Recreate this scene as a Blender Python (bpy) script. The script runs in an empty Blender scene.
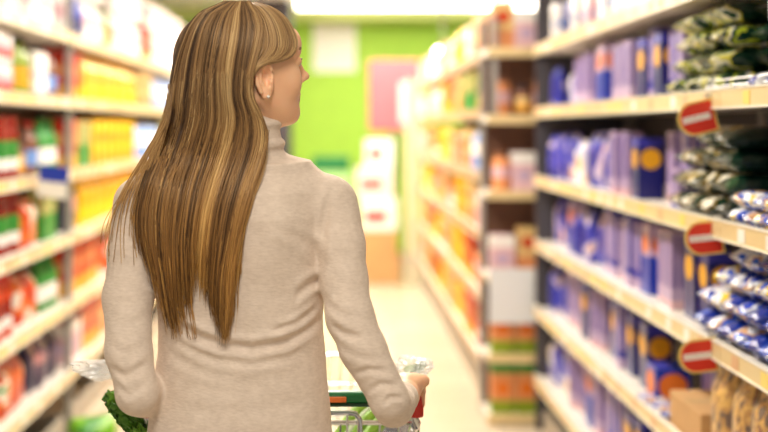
import bpy, math, random
import numpy as np
from mathutils import Matrix, Vector

random.seed(7)
RNG = np.random.default_rng(7)
SC = bpy.context.scene
COL = SC.collection
PI = math.pi

# ------------------------------------------------------------------ camera
FPX = 1280.0
HC = 1.46                       # camera height
cam_d = bpy.data.cameras.new('camera')
cam = bpy.data.objects.new('camera', cam_d)
COL.objects.link(cam)
cam.location = (0, 0, HC)
cam.rotation_euler = (PI / 2, 0, 0)
cam_d.sensor_width = 36
cam_d.lens = 60
cam_d.shift_x = 47 / 768
cam_d.shift_y = -89 / 768
cam_d.dof.use_dof = True
cam_d.dof.focus_distance = 2.32
cam_d.dof.aperture_fstop = 1.75
cam_d.dof.aperture_blades = 0
SC.camera = cam


def P(px, py, Y):
    """world point seen at that place of the photograph at depth Y"""
    return ((px - 337) * Y / FPX, Y, HC - (py - 127) * Y / FPX)


# ------------------------------------------------------------------ materials
def lin(c):
    return c / 12.92 if c <= 0.04045 else ((c + 0.055) / 1.055) ** 2.4


def rgb(r, g, b):
    return (lin(r / 255), lin(g / 255), lin(b / 255), 1)


MATS = {}


def mat(name, col, rough=0.5, metal=0.0, spec=0.5, bump=None, alpha=1.0, trans=0.0, var=0.0):
    """principled material; col is an srgb triple; bump=(scale, strength); var = colour variation by noise"""
    if name in MATS:
        return MATS[name]
    m = bpy.data.materials.new(name)
    m.use_nodes = True
    nt = m.node_tree
    b = nt.nodes['Principled BSDF']
    b.inputs['Base Color'].default_value = rgb(*col)
    b.inputs['Roughness'].default_value = rough
    b.inputs['Metallic'].default_value = metal
    b.inputs['Specular IOR Level'].default_value = spec
    b.inputs['Alpha'].default_value = alpha
    b.inputs['Transmission Weight'].default_value = trans
    if bump or var:
        tc = nt.nodes.new('ShaderNodeTexCoord')
        n = nt.nodes.new('ShaderNodeTexNoise')
        n.inputs['Scale'].default_value = bump[0] if bump else 8
        n.inputs['Detail'].default_value = 3
        nt.links.new(tc.outputs['Object'], n.inputs['Vector'])
        if bump:
            bp = nt.nodes.new('ShaderNodeBump')
            bp.inputs['Strength'].default_value = bump[1]
            bp.inputs['Distance'].default_value = 0.004
            nt.links.new(n.outputs['Fac'], bp.inputs['Height'])
            nt.links.new(bp.outputs['Normal'], b.inputs['Normal'])
        if var:
            mx = nt.nodes.new('ShaderNodeMix')
            mx.data_type = 'RGBA'
            mx.inputs[6].default_value = rgb(*[max(0, c * (1 - var)) for c in col])
            mx.inputs[7].default_value = rgb(*[min(255, c * (1 + var)) for c in col])
            nt.links.new(n.outputs['Fac'], mx.inputs[0])
            nt.links.new(mx.outputs[2], b.inputs['Base Color'])
    MATS[name] = m
    return m


def blotch(name, stops, scale=9.0, rough=0.3, stretch=(1, 1, 1), bump=0.35):
    """film print, on some foils painted shine too: patches of colour cut hard by noise, different on every packet"""
    if name in MATS:
        return MATS[name]
    m = bpy.data.materials.new(name)
    m.use_nodes = True
    nt = m.node_tree
    b = nt.nodes['Principled BSDF']
    b.inputs['Roughness'].default_value = rough
    tc = nt.nodes.new('ShaderNodeTexCoord')
    oi = nt.nodes.new('ShaderNodeObjectInfo')
    mul = nt.nodes.new('ShaderNodeMath')
    mul.operation = 'MULTIPLY'
    mul.inputs[1].default_value = 37.0
    nt.links.new(oi.outputs['Random'], mul.inputs[0])
    add = nt.nodes.new('ShaderNodeVectorMath')
    add.operation = 'ADD'
    mp = nt.nodes.new('ShaderNodeMapping')
    mp.inputs['Scale'].default_value = stretch
    nt.links.new(tc.outputs['Object'], mp.inputs['Vector'])
    nt.links.new(mp.outputs['Vector'], add.inputs[0])
    nt.links.new(mul.outputs[0], add.inputs[1])
    n = nt.nodes.new('ShaderNodeTexNoise')
    n.inputs['Scale'].default_value = scale
    n.inputs['Detail'].default_value = 1.5
    nt.links.new(add.outputs[0], n.inputs['Vector'])
    r = nt.nodes.new('ShaderNodeValToRGB')
    r.color_ramp.interpolation = 'CONSTANT'
    els = r.color_ramp.elements
    while len(els) < len(stops):
        els.new(0.5)
    for e, (p, c) in zip(els, stops):
        e.position = p
        e.color = rgb(*c)
    nt.links.new(n.outputs['Fac'], r.inputs[0])
    nt.links.new(r.outputs['Color'], b.inputs['Base Color'])
    n2 = nt.nodes.new('ShaderNodeTexNoise')
    n2.inputs['Scale'].default_value = 45
    n2.inputs['Detail'].default_value = 2
    nt.links.new(tc.outputs['Object'], n2.inputs['Vector'])
    bp = nt.nodes.new('ShaderNodeBump')
    bp.inputs['Strength'].default_value = bump
    bp.inputs['Distance'].default_value = 0.01
    nt.links.new(n2.outputs['Fac'], bp.inputs['Height'])
    nt.links.new(bp.outputs['Normal'], b.inputs['Normal'])
    MATS[name] = m
    return m


def emit(name, col, s):
    m = bpy.data.materials.new(name)
    m.use_nodes = True
    b = m.node_tree.nodes['Principled BSDF']
    b.inputs['Base Color'].default_value = rgb(*col)
    b.inputs['Emission Color'].default_value = rgb(*col)
    b.inputs['Emission Strength'].default_value = s
    return m


# ------------------------------------------------------------------ mesh builder
class MB:
    def __init__(self):
        self.v, self.f, self.m, self.mats = [], [], [], []

    def mi(self, m):
        if m not in self.mats:
            self.mats.append(m)
        return self.mats.index(m)

    def poly(self, pts, m):
        b = len(self.v)
        self.v += [tuple(p) for p in pts]
        self.f.append(tuple(range(b, b + len(pts))))
        self.m.append(self.mi(m))

    def box(self, x0, x1, y0, y1, z0, z1, m, bev=0.0):
        k = self.mi(m)
        b = len(self.v)
        if bev <= 0:
            for z in (z0, z1):
                self.v += [(x0, y0, z), (x1, y0, z), (x1, y1, z), (x0, y1, z)]
            fs = [(0, 3, 2, 1), (4, 5, 6, 7), (0, 1, 5, 4), (1, 2, 6, 5), (2, 3, 7, 6), (3, 0, 4, 7)]
            for f in fs:
                self.f.append(tuple(b + i for i in f))
                self.m.append(k)
            return
        e = min(bev, (x1 - x0) / 2.01, (y1 - y0) / 2.01, (z1 - z0) / 2.01)
        rings = []
        for z, ins in ((z0, e), (z0 + e, 0), (z1 - e, 0), (z1, e)):
            xa, xb, ya, yb = x0 + ins, x1 - ins, y0 + ins, y1 - ins
            ring = [(xa + e, ya, z), (xb - e, ya, z), (xb, ya + e, z), (xb, yb - e, z),
                    (xb - e, yb, z), (xa + e, yb, z), (xa, yb - e, z), (xa, ya + e, z)]
            rings.append(ring)
        self.loft(rings, m, cap=True)

    def loft(self, rings, m, cap=True, closed=True, mats=None):
        b = len(self.v)
        n = len(rings[0])
        for r in rings:
            self.v += [tuple(p) for p in r]
        for i in range(len(rings) - 1):
            k = self.mi(mats[i] if mats else m)
            for j in range(n if closed else n - 1):
                a, c = b + i * n + j, b + i * n + (j + 1) % n
                self.f.append((a, c, c + n, a + n))
                self.m.append(k)
        if cap:
            self.f.append(tuple(b + j for j in reversed(range(n))))
            self.m.append(self.mi(mats[0] if mats else m))
            t = b + (len(rings) - 1) * n
            self.f.append(tuple(t + j for j in range(n)))
            self.m.append(self.mi(mats[-1] if mats else m))

    def lathe(self, prof, m, n=16, cx=0, cy=0, mats=None):
        rings = [[(cx + r * math.cos(2 * PI * j / n), cy + r * math.sin(2 * PI * j / n), z) for j in range(n)]
                 for r, z in prof]
        self.loft(rings, m, mats=mats)

    def tube(self, pts, r, m, n=8, radii=None, closed=False):
        pts = [Vector(p) for p in pts]
        rings = []
        up = Vector((0, 0, 1))
        N = len(pts)
        for i, p in enumerate(pts):
            if closed:
                t = (pts[(i + 1) % N] - pts[i - 1]).normalized()
            else:
                t = (pts[min(i + 1, N - 1)] - pts[max(i - 1, 0)]).normalized()
            u = up.cross(t)
            if u.length < 0.2:
                u = Vector((1, 0, 0)).cross(t)
            u.normalize()
            w = t.cross(u)
            rr = radii[i] if radii else r
            rings.append([p + u * (rr * math.cos(2 * PI * j / n)) + w * (rr * math.sin(2 * PI * j / n)) for j in range(n)])
        if closed:
            rings.append(rings[0])
        self.loft(rings, m, cap=not closed)

    def mesh(self, name, smooth=False):
        me = bpy.data.meshes.new(name)
        me.from_pydata(self.v, [], self.f)
        for mm in self.mats:
            me.materials.append(mm)
        me.polygons.foreach_set('material_index', self.m)
        if smooth:
            me.polygons.foreach_set('use_smooth', [True] * len(self.f))
            me.update()
            try:
                me.set_sharp_from_angle(angle=math.radians(40))
            except Exception:
                pass
        me.update()
        return me

    def build(self, name, parent=None, smooth=False, loc=None, rotz=0):
        return link(name, self.mesh(name, smooth), parent, loc, rotz)


def link(name, data, parent=None, loc=None, rotz=0):
    o = bpy.data.objects.new(name, data)
    COL.objects.link(o)
    if parent:
        o.parent = parent
    if loc:
        o.location = loc
    if rotz:
        o.rotation_euler = (0, 0, rotz)
    return o


def tag(o, label, cat, group=None, kind=None):
    if label:
        o['label'] = label
    if cat:
        o['category'] = cat
    if group:
        o['group'] = group
    if kind:
        o['kind'] = kind
    return o


def structure(o):
    o['kind'] = 'structure'
    return o


def empty(name, loc=(0, 0, 0), rotz=0):
    return link(name, None, None, loc, rotz)


def mesh_np(name, V, F, mats, midx=None, smooth=True):
    me = bpy.data.meshes.new(name)
    V = np.ascontiguousarray(V, dtype=np.float32)
    F = np.ascontiguousarray(F, dtype=np.int32)
    k = F.shape[1]
    me.vertices.add(len(V))
    me.vertices.foreach_set('co', V.ravel())
    me.loops.add(F.size)
    me.loops.foreach_set('vertex_index', F.ravel())
    me.polygons.add(len(F))
    me.polygons.foreach_set('loop_start', np.arange(0, F.size, k, dtype=np.int32))
    for m in mats:
        me.materials.append(m)
    if midx is not None:
        me.polygons.foreach_set('material_index', np.asarray(midx, dtype=np.int32))
    if smooth:
        me.polygons.foreach_set('use_smooth', np.ones(len(F), dtype=bool))
    me.update(calc_edges=True)
    me.validate()
    return me


# ------------------------------------------------------------------ implicit surfaces
def capsule(a, b, ra, rb, k=0.01):
    a, b = np.array(a, float), np.array(b, float)
    ab = b - a
    L2 = max(1e-9, ab @ ab)

    def f(p):
        t = np.clip(((p - a) @ ab) / L2, 0, 1)
        q = p - a - t[:, None] * ab
        return np.sqrt((q * q).sum(1)) - (ra + (rb - ra) * t)
    return ('u', f, k)


def ellipsoid(c, r, axes=None, k=0.01, op='u'):
    c, r = np.array(c, float), np.array(r, float)
    A = np.eye(3) if axes is None else np.array(axes, float)   # rows = axes

    def f(p):
        q = ((p - c) @ A.T)
        k0 = np.sqrt(((q / r) ** 2).sum(1))
        k1 = np.sqrt(((q / (r * r)) ** 2).sum(1)) + 1e-9
        return np.where(k0 < 0.3, (k0 - 1) * r.min(), k0 * (k0 - 1) / k1)
    return (op, f, k)


def smin(a, b, k):
    if k <= 0:
        return np.minimum(a, b)
    h = np.clip(0.5 + 0.5 * (b - a) / k, 0, 1)
    return b * (1 - h) + a * h - k * h * (1 - h)


def eval_prims(prims, p):
    d = None
    for op, f, k in prims:
        e = f(p)
        if d is None:
            d = e
        elif op == 'u':
            d = smin(d, e, k)
        else:
            d = -smin(-d, e, k)
    return d


def surface(prims, lo, hi, h, post=None, nb=20):
    """sparse surface nets over the blended primitives"""
    lo, hi = np.array(lo, float), np.array(hi, float)
    n = np.ceil((hi - lo) / h).astype(int) + 2
    nblk = -(-n // nb)
    R = nb * h * 0.87 + 0.012
    keys, pos, faces = [], [], []
    M = np.array([1, 100000, 100000 * 100000], dtype=np.int64)
    grid1 = np.arange(-1, nb + 1)
    gi, gj, gk = np.meshgrid(grid1, grid1, grid1, indexing='ij')
    gidx = np.stack([gi.ravel(), gj.ravel(), gk.ravel()], 1)
    S = nb + 2
    for bi in range(nblk[0]):
        for bj in range(nblk[1]):
            for bk in range(nblk[2]):
                base = np.array([bi, bj, bk]) * nb
                cen = (lo + (base + nb / 2) * h)[None]
                dc = [float(f(cen)[0]) for _, f, _ in prims]
                um = min(d for d, (op, _, _) in zip(dc, prims) if op == 'u')
                if um > R:
                    continue
                sel = [pr for d, pr in zip(dc, prims) if (pr[0] == 'u' and d < max(um, -R) + 2 * R + pr[2]) or (pr[0] == 's' and d < R + pr[2])]
                if not sel:
                    continue
                if sel[0][0] == 's':
                    continue
                pts = lo + (gidx + base) * h
                d = eval_prims(sel, pts)
                if post:
                    d = post(pts, d)
                d = d.reshape(S, S, S)
                if d.min() > 0 or d.max() < 0:
                    continue
                neg = d < 0
                # cells
                c = [neg[x:S - 1 + x, y:S - 1 + y, z:S - 1 + z] for x in (0, 1) for y in (0, 1) for z in (0, 1)]
                anyn = np.logical_or.reduce(c)
                alln = np.logical_and.reduce(c)
                act = anyn & ~alln
                I = np.argwhere(act)
                if len(I) == 0:
                    continue
                acc = np.zeros((len(I), 3))
                cnt = np.zeros(len(I))
                for ax in range(3):
                    o1, o2 = [a for a in range(3) if a != ax]
                    for u in (0, 1):
                        for w in (0, 1):
                            A = I.copy()
                            A[:, o1] += u
                            A[:, o2] += w
                            B = A.copy()
                            B[:, ax] += 1
                            da = d[A[:, 0], A[:, 1], A[:, 2]]
                            db = d[B[:, 0], B[:, 1], B[:, 2]]
                            cr = (da < 0) != (db < 0)
                            t = np.where(cr, da / np.where(cr, da - db, 1), 0)
                            q = A.astype(float)
                            q[:, ax] += t
                            acc[cr] += q[cr]
                            cnt[cr] += 1
                vp = acc / cnt[:, None] - 1 + base
                gkey = (I - 1 + base + 10) @ M
                keys.append(gkey)
                pos.append(lo + vp * h)
                # faces
                for ax in range(3):
                    o1, o2 = [(1, 2), (2, 0), (0, 1)][ax]
                    A = np.argwhere(neg[1:nb + 1, 1:nb + 1, 1:nb + 1] != np.roll(neg, -1, ax)[1:nb + 1, 1:nb + 1, 1:nb + 1]) + 1
                    if len(A) == 0:
                        continue
                    s = neg[A[:, 0], A[:, 1], A[:, 2]]
                    e1 = np.zeros(3, int); e1[o1] = 1
                    e2 = np.zeros(3, int); e2[o2] = 1
                    qd = [A - e1 - e2, A - e2, A, A - e1]
                    fk = np.stack([(x - 1 + base + 10) @ M for x in qd], 1)
                    fk[~s] = fk[~s][:, ::-1]
                    faces.append(fk)
    keys = np.concatenate(keys)
    pos = np.concatenate(pos)
    uk, first = np.unique(keys, return_index=True)
    V = pos[first]
    Fk = np.concatenate(faces)
    idx = np.searchsorted(uk, Fk)
    idx[idx >= len(uk)] = 0
    ok = (uk[idx] == Fk).all(1)
    return V, idx[ok]


# =================================================================== SETTING
XR, XF, XL, XW = 0.96, 0.75, -1.25, 13.6
CEIL = 2.68

m_floor = bpy.data.materials.new('floor_tile')
m_floor.use_nodes = True
nt = m_floor.node_tree
b = nt.nodes['Principled BSDF']
b.inputs['Roughness'].default_value = 0.22
tc = nt.nodes.new('ShaderNodeTexCoord')
br = nt.nodes.new('ShaderNodeTexBrick')
br.offset = 0
br.inputs['Color1'].default_value = rgb(216, 201, 178)
br.inputs['Color2'].default_value = rgb(208, 192, 168)
br.inputs['Mortar'].default_value = rgb(180, 162, 138)
br.inputs['Scale'].default_value = 1
br.inputs['Mortar Size'].default_value = 0.004
br.inputs['Brick Width'].default_value = 0.4
br.inputs['Row Height'].default_value = 0.4
nt.links.new(tc.outputs['Object'], br.inputs['Vector'])
nt.links.new(br.outputs['Color'], b.inputs['Base Color'])

mb = MB()
mb.box(-5, 5, -3, XW + 0.2, -0.08, 0, m_floor)
structure(mb.build('floor'))
mb = MB()
mb.box(-5, 5, -3, XW + 0.2, CEIL, CEIL + 0.1, mat('ceiling_white', (248, 246, 238), 0.8))
structure(mb.build('ceiling'))
m_green = mat('wall_green', (172, 216, 70), 0.6, var=0.04)
mb = MB()
mb.box(-5, 5, XW, XW + 0.2, 0, CEIL, m_green)
structure(mb.build('wall_back'))
mb = MB()
mb.box(-5, 5, 12.95, XW - 0.001, 2.56, CEIL - 0.001, mat('bulkhead_lime', (214, 226, 142), 0.6))
structure(mb.build('trim_1'))
mb = MB()
mb.box(-5, 5, XW - 0.02, XW - 0.001, 0.001, 0.12, mat('skirting_grey', (170, 165, 150), 0.5))
structure(mb.build('baseboard_back'))
mb = MB()
mb.box(-0.86, -0.44, 12.2, 12.6, 0.001, CEIL - 0.001, mat('column_dark', (58, 52, 58), 0.6), bev=0.02)
structure(mb.build('trim_2'))

# ceiling lamps
m_tube = emit('lamp_diffuser', (255, 246, 228), 9)
m_lampbody = mat('lamp_housing', (235, 235, 230), 0.4)


def ceiling_lamp(x, y, power, label, sx=0.3, sy=1.5, drop=.0602):
    t = empty('ceiling_lamp', (x, y, CEIL))
    tag(t, label, 'ceiling light', 'ceiling lights above the aisle')
    mb = MB()
    mb.box(-sx / 2, sx / 2, -sy / 2, sy / 2, -drop + .0002, -0.0005, m_lampbody, bev=0.004)
    mb.build('housing', t)
    mb = MB()
    mb.box(-sx / 2 + .02, sx / 2 - .02, -sy / 2 + .02, sy / 2 - .02, -0.072, -drop, m_tube)
    mb.build('diffuser', t)
    ld = bpy.data.lights.new('lamp_light', 'AREA')
    ld.shape = 'RECTANGLE'
    ld.size, ld.size_y = sx, sy
    ld.energy = power
    ld.color = (1.0, 0.95, 0.86)
    lo = bpy.data.objects.new('lamp_light', ld)
    COL.objects.link(lo)
    lo.location = (x, y, CEIL - 0.085)


LAMPS = [(-0.15, 0.6, 27), (-0.15, 3.7, 34), (-0.15, 6.0, 50), (-0.15, 8.2, 54), (-0.15, 10.45, 105)]
ORDW = ['first', 'second', 'third', 'fourth', 'fifth', 'sixth', 'seventh', 'eighth', 'ninth', 'tenth', 'eleventh',
        'twelfth', 'thirteenth', 'fourteenth', 'fifteenth', 'sixteenth', 'seventeenth', 'eighteenth', 'nineteenth',
        'twentieth', 'twenty-first', 'twenty-second', 'twenty-third', 'twenty-fourth', 'twenty-fifth', 'twenty-sixth',
        'twenty-seventh', 'twenty-eighth', 'twenty-ninth', 'thirtieth'] + ['%dth' % i for i in range(31, 200)]
for i, (x, y, w) in enumerate(LAMPS):
    ceiling_lamp(x, y, w, 'long white ceiling light over the aisle, %s from the camera' % ORDW[i])

ceiling_lamp(.9, 12.3, 26, 'wide glowing ceiling light across the far end before the green wall', sx=2.6, sy=.3, drop=.012)

world = bpy.data.worlds.new('world')
SC.world = world
world.use_nodes = True
bg = world.node_tree.nodes['Background']
bg.inputs['Color'].default_value = (1.0, 0.93, 0.84, 1)
bg.inputs['Strength'].default_value = 0.42

# =================================================================== SHELVING
m_rail = mat('rail_cream', (224, 200, 148), 0.35)
m_railtop = mat('rail_clear_edge', (252, 246, 228), 0.2)
m_shelf = mat('shelf_white', (232, 224, 212), 0.4)
m_upr = mat('upright_grey', (150, 145, 140), 0.4)
m_back = mat('back_panel', (70, 66, 72), 0.6)  # dark grey puts the shade behind the goods into the panel colour
m_backl = mat('back_panel_brown', (96, 62, 44), 0.6)
m_plinth = mat('plinth_grey', (176, 166, 150), 0.5)
m_tick = [mat('ticket_white', (244, 240, 230), 0.4), mat('ticket_buff', (222, 176, 132), 0.4), mat('ticket_yellow', (240, 214, 110), 0.4)]

ZR = [1.824, 1.528, 1.203, 0.897, 0.577, 0.246]      # rail centres, right
ZL = [1.875, 1.571, 1.237, 0.937, 0.622, 0.299]      # left
LIP = 0.046


def inframe(x, y, z):
    px, py = 337 + x / y * FPX, 127 - (z - HC) / y * FPX
    return -12 < px < 780 and -30 < py < 450


def shelving(sign, x, y0, y1, zs, depth, label, top, ticket=True, back=m_back, group=None, endp=False, railm=None):
    """sign=+1: unit on the right, opening towards -X; local frame = world with origin at base front corner"""
    t = empty('shelving_unit', (x, y0, 0))
    tag(t, label, 'shelving', group)
    L = y1 - y0
    s = sign

    def bx(mb, a, b_, *r, **k):
        mb.box(min(s * a, s * b_), max(s * a, s * b_), *r, **k)
    mb = MB()
    bx(mb, depth, depth + 0.03, 0.002, L - 0.002, 0.0, top, back)
    mb.build('back_panel', t)
    if sign < 0 and y0 < 5:
        mb = MB()
        bx(mb, 0.0035, 0.035, L - 0.001, L + 0.0005 + .022, 0.0, top, m_upr)
        mb.build('front_post', t)
    for yy in (0.002, L - 0.022):
        mb = MB()
        bx(mb, depth - 0.05, depth - 0.001, yy, yy + 0.02, 0.0, top, m_upr)
        bx(mb, 0.05, depth - 0.05, yy, yy + 0.02, 0.0, 0.09, m_upr)
        mb.build('upright', t)
    if endp:
        mb = MB()
        bx(mb, 0.0, depth + .03, L + .0005, L + .02, 0.0, top, back)
        mb.build('end_panel', t)
    mb = MB()
    bx(mb, 0.03, 0.05, 0.024, L - 0.024, 0.0, 0.10, m_plinth)
    mb.build('plinth', t)
    for z in zs:
        mb = MB()
        bx(mb, 0.004, depth - 0.052, 0.003, L - 0.003, z - 0.015, z + 0.015, m_shelf)
        sh = mb.build('shelf', t)
        mb = MB()
        bx(mb, -0.012, 0.003, 0.003, L - 0.003, z - LIP / 2, z + LIP / 2, railm or m_rail)
        bx(mb, -0.015, 0.0035, 0.003, L - 0.003, z + LIP / 2, z + LIP / 2 + 0.004, m_railtop)
        bx(mb, -0.015, -0.0121, 0.003, L - 0.003, z - LIP / 2, z - LIP / 2 + 0.005, m_railtop)
        mb.build('price_rail', sh)
        if ticket:
            yy = 0.06 + random.random() * .08
            while yy < L - 0.1:
                mb = MB()
                bx(mb, -0.0135, -0.0122, yy, yy + 0.05, z - 0.015, z + 0.017, random.choice(m_tick))
                if inframe(x, y0 + yy, z):
                    mb.build('price_ticket', sh)
                yy += 0.11 + random.random() * 0.16
    return t


for i, y0 in enumerate([2.17, 3.17, 4.17, 5.17]):
    shelving(1, XR, y0, y0 + 1.0, ZR, 0.47,
             'cream-railed supermarket shelving bay of pasta on the right, %s from the camera' % ORDW[i], 2.15,
             group='shelving bays on the right', endp=i == 3)
for i, y0 in enumerate([6.62, 7.92, 9.22, 10.52]):
    shelving(1, XF, y0, y0 + 1.3, ZR, 0.45,
             'blurred far right shelving bay beyond the end display, %s from it' % ORDW[i], 2.05, ticket=False,
             back=m_backl, group='shelving bays at the far right', railm=mat('rail_tan', (188, 150, 108), .5))
for i, y0 in enumerate([4.45, 6.065, 7.365, 8.665, 9.965, 11.265]):
    shelving(-1, XL, y0, y0 + (1.59 if i == 0 else 1.3), ZL, 0.47,
             'cream-railed shelving bay on the left of the aisle, %s from the camera' % ORDW[i], 2.45, ticket=i < 2,
             back=m_backl, group='shelving bays on the left')

# =================================================================== PRODUCTS
lilac = mat('print_lilac', (190, 166, 200), 0.35)
mauve = mat('print_mauve', (104, 86, 160), 0.35)
pinkish = mat('print_pale_pink', (222, 182, 190), 0.35)
violet = mat('print_violet', (58, 56, 168), 0.35)
navy = mat('print_navy', (16, 22, 104), 0.3)
royal = mat('print_royal_blue', (24, 54, 170), 0.3)
orange = mat('print_orange', (232, 118, 24), 0.4)
amber = mat('print_amber', (230, 164, 20), 0.4)
white = mat('print_white', (244, 240, 236), 0.4)
yellow = mat('print_yellow', (248, 196, 8), 0.4)
red = mat('print_red', (205, 38, 26), 0.4)
tomato = mat('sauce_red', (146, 26, 12), 0.18)
brick = mat('print_brick', (200, 62, 20), 0.35)
greenp = mat('print_green', (46, 140, 50), 0.4)
limep = mat('print_lime', (136, 156, 24), 0.4)
darkg = mat('foil_dark_green', (14, 52, 38), 0.22)
brownp = mat('print_brown', (120, 72, 48), 0.4)
pinkp = mat('print_pink', (214, 96, 90), 0.4)
sky = mat('print_sky_blue', (110, 150, 214), 0.4)
cream = mat('print_cream', (226, 192, 128), 0.4)
darkp = mat('print_dark', (44, 34, 44), 0.4)
silver = mat('lid_silver', (210, 208, 204), 0.25, metal=0.8)
gold = mat('lid_gold', (214, 176, 90), 0.25, metal=0.6)
cardb = mat('cardboard', (196, 152, 100), 0.8, var=0.05)
peach = mat('print_peach', (222, 146, 92), 0.4)


def oval(mb, cx, cz, rx, rz, y, m, n=18):
    mb.poly([(cx + rx * math.cos(2 * PI * i / n), y, cz + rz * math.sin(2 * PI * i / n)) for i in range(n)], m)


def carton(w, d, h, base, bands=(), stripes=None, spot=None, side=None):
    """folded carton; front faces -Y; bands=[(z0,z1,mat)] as fractions; spot=(x,z,rx,rz,mat)"""
    mb = MB()
    side = side or base
    zs = sorted({0.0, 1.0} | {a for a, _, _ in bands} | {c for _, c, _ in bands})
    e = 0.002

    def at(z):
        for a, c, m in bands:
            if a <= z <= c:
                return m
        return None
    rings, ms = [], []
    for z in zs:
        rings.append([(-w / 2, -d / 2, z * h), (w / 2, -d / 2, z * h), (w / 2, d / 2, z * h), (-w / 2, d / 2, z * h)])
    for i in range(len(zs) - 1):
        ms.append(at((zs[i] + zs[i + 1]) / 2) or base)
    mb.loft(rings, base, mats=ms)
    # top flap
    mb.box(-w / 2 + e, w / 2 - e, -d / 2 + e, d / 2 - e, h, h + 0.0015, side)
    if stripes:
        n, m = stripes
        for i in range(n):
            x = -w / 2 + w * (i + 0.5) / n
            mb.box(x - w / n * .22, x + w / n * .22, -d / 2 - 0.0008, -d / 2 + .0005, h * .28, h * .97, m)
            y = -d / 2 + d * (i + .5) / n
            mb.box(w / 2 - .0005, w / 2 + 0.0008, y - d / n * .22, y + d / n * .22, h * .28, h * .97, m)
            mb.box(-w / 2 - .0008, -w / 2 + 0.0005, y - d / n * .22, y + d / n * .22, h * .28, h * .97, m)
    if spot:
        x, z, rx, rz, m = spot
        oval(mb, x * w, z * h, rx * w, rz * h, -d / 2 - 0.0012, m)
        # the same spot on both narrow sides
        n = 18
        for sg in (1, -1):
            pts = [(sg * (w / 2 + 0.0012), sg * d * .42 * math.cos(2 * PI * i / n), z * h + rz * h * math.sin(2 * PI * i / n)) for i in range(n)]
            mb.poly(pts, m)
    return mb


def pouch(w, d, h, base, panel=None, spot=None, crimp=True, seed=0, nz=10, n=20):
    """standing pillow bag with crimped top; belly towards the front"""
    rr = random.Random(seed)
    mb = MB()
    rings, ms = [], []
    for i in range(nz + 1):
        t = i / nz
        if t < .12:
            k = .72 + .28 * t / .12
        elif t > .72:
            k = 1 - .92 * ((t - .72) / .28) ** 1.3
        else:
            k = 1
        wk = 1 - .08 * max(0, (t - .7) / .3) + .015 * rr.uniform(-1, 1)
        ring = []
        for j in range(n):
            a = 2 * PI * j / n
            c, s = math.cos(a), math.sin(a)
            x = math.copysign(abs(c) ** .7, c) * w / 2 * wk
            y = math.copysign(abs(s) ** .8, s) * d / 2 * max(k, .06) * (1 + .05 * rr.uniform(-1, 1))
            ring.append((x, y, t * h))
        rings.append(ring)
        ms.append(panel if (panel and .3 < t < .62) else base)
    mb.loft(rings, base, mats=ms[:-1] + [base])
    if spot:
        x, z, rx, rz, m = spot
        mb.lathe_spot = None
        cz = z * h
        nn = 16
        for layer in range(3):
            r0, r1 = layer / 3, (layer + 1) / 3
            for q in range(nn):
                def pt(r, q):
                    a = 2 * PI * q / nn
                    xx = x * w + rx * w * r * math.cos(a)
                    yy = -d / 2 * (1 - (abs(xx) / (w / 2)) ** 2.4) ** .5 * 1.06 - .001
                    return (xx, yy, cz + rz * h * r * math.sin(a))
                if r0 == 0:
                    mb.poly([pt(0, 0), pt(r1, q + 1), pt(r1, q)][::-1], m)
                else:
                    mb.poly([pt(r0, q), pt(r1, q), pt(r1, q + 1), pt(r0, q + 1)], m)
    return mb


def pillow(L, w, h, m, seed=0, end=None):
    """a packet lying down: long axis +-Y, crimped ends"""
    rr = random.Random(seed)
    mb = MB()
    rings, ms = [], []
    ts = [0, .02, .06, .12, .22, .36, .5, .64, .78, .88, .94, .98, 1]
    for t in ts:
        u = abs(t - .5) * 2
        k = max(.05, (1 - u ** 5)) if u > .3 else 1
        fl = 1 if u < .9 else 1.05
        ring = []
        for j in range(16):
            a = 2 * PI * j / 16
            c, s = math.cos(a), math.sin(a)
            ring.append((math.copysign(abs(c) ** .8, c) * w / 2 * (1 - .12 * u ** 3) * fl * (1 + .05 * rr.uniform(-1, 1)),
                         (t - .5) * L + .004 * rr.uniform(-1, 1),
                         min(h, max(0, h / 2 + math.copysign(abs(s) ** .85, s) * h / 2 * k * (1 + .06 * rr.uniform(-1, 1))))))
        rings.append(ring)
        ms.append(end if (end and (t < .2 or t > .8)) else m)
    mb.loft(rings, m, mats=ms[:-1] + [end or m])
    return mb


def jar_parts(r, h, body, lidm, labm, band=None, neck=.8, lidh=.12):
    a = MB()
    a.lathe([(r * .86, 0), (r, .006), (r, h * .70), (r * .93, h * .77), (r * neck, h * (1 - lidh)), (r * neck, h * (1 - lidh) + .001)], body)
    l = MB()
    l.lathe([(r * neck * 1.08, h * (1 - lidh)), (r * neck * 1.1, h * (1 - lidh) + .002), (r * neck * 1.1, h - .002), (r * neck, h)], lidm)
    p = MB()
    bm_ = band or labm
    p.lathe([(r * 1.006, h * .16), (r * 1.012, h * .16), (r * 1.012, h * .34), (r * 1.012, h * .62), (r * 1.006, h * .62)], labm,
            mats=[labm, bm_, labm, labm, labm])
    return [('body', a), ('lid', l), ('label', p)]


def bottle(r, h, body, capm, labm, neck=.36, shoulder=.62):
    mb = MB()
    prof = [(r * .85, 0), (r, .008), (r, h * .18), (r, h * .48), (r, h * shoulder), (r * .8, h * (shoulder + .08)),
            (r * neck, h * (shoulder + .2)), (r * neck, h * .92), (r * neck * 1.2, h * .921), (r * neck * 1.2, h)]
    mb.lathe(prof, body, mats=[body, body, labm, body, body, body, body, capm, capm, capm])
    return mb


def can(r, h, body, band):
    mb = MB()
    mb.lathe([(r * .96, 0), (r, .003), (r, h * .3), (r, h * .7), (r, h - .003), (r * .96, h)], body,
             mats=[silver, body, band, body, silver, silver])
    return mb


# kind -> (object name, list of (part name, mesh)), width, depth, height, description, category
KIND = {}


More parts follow.
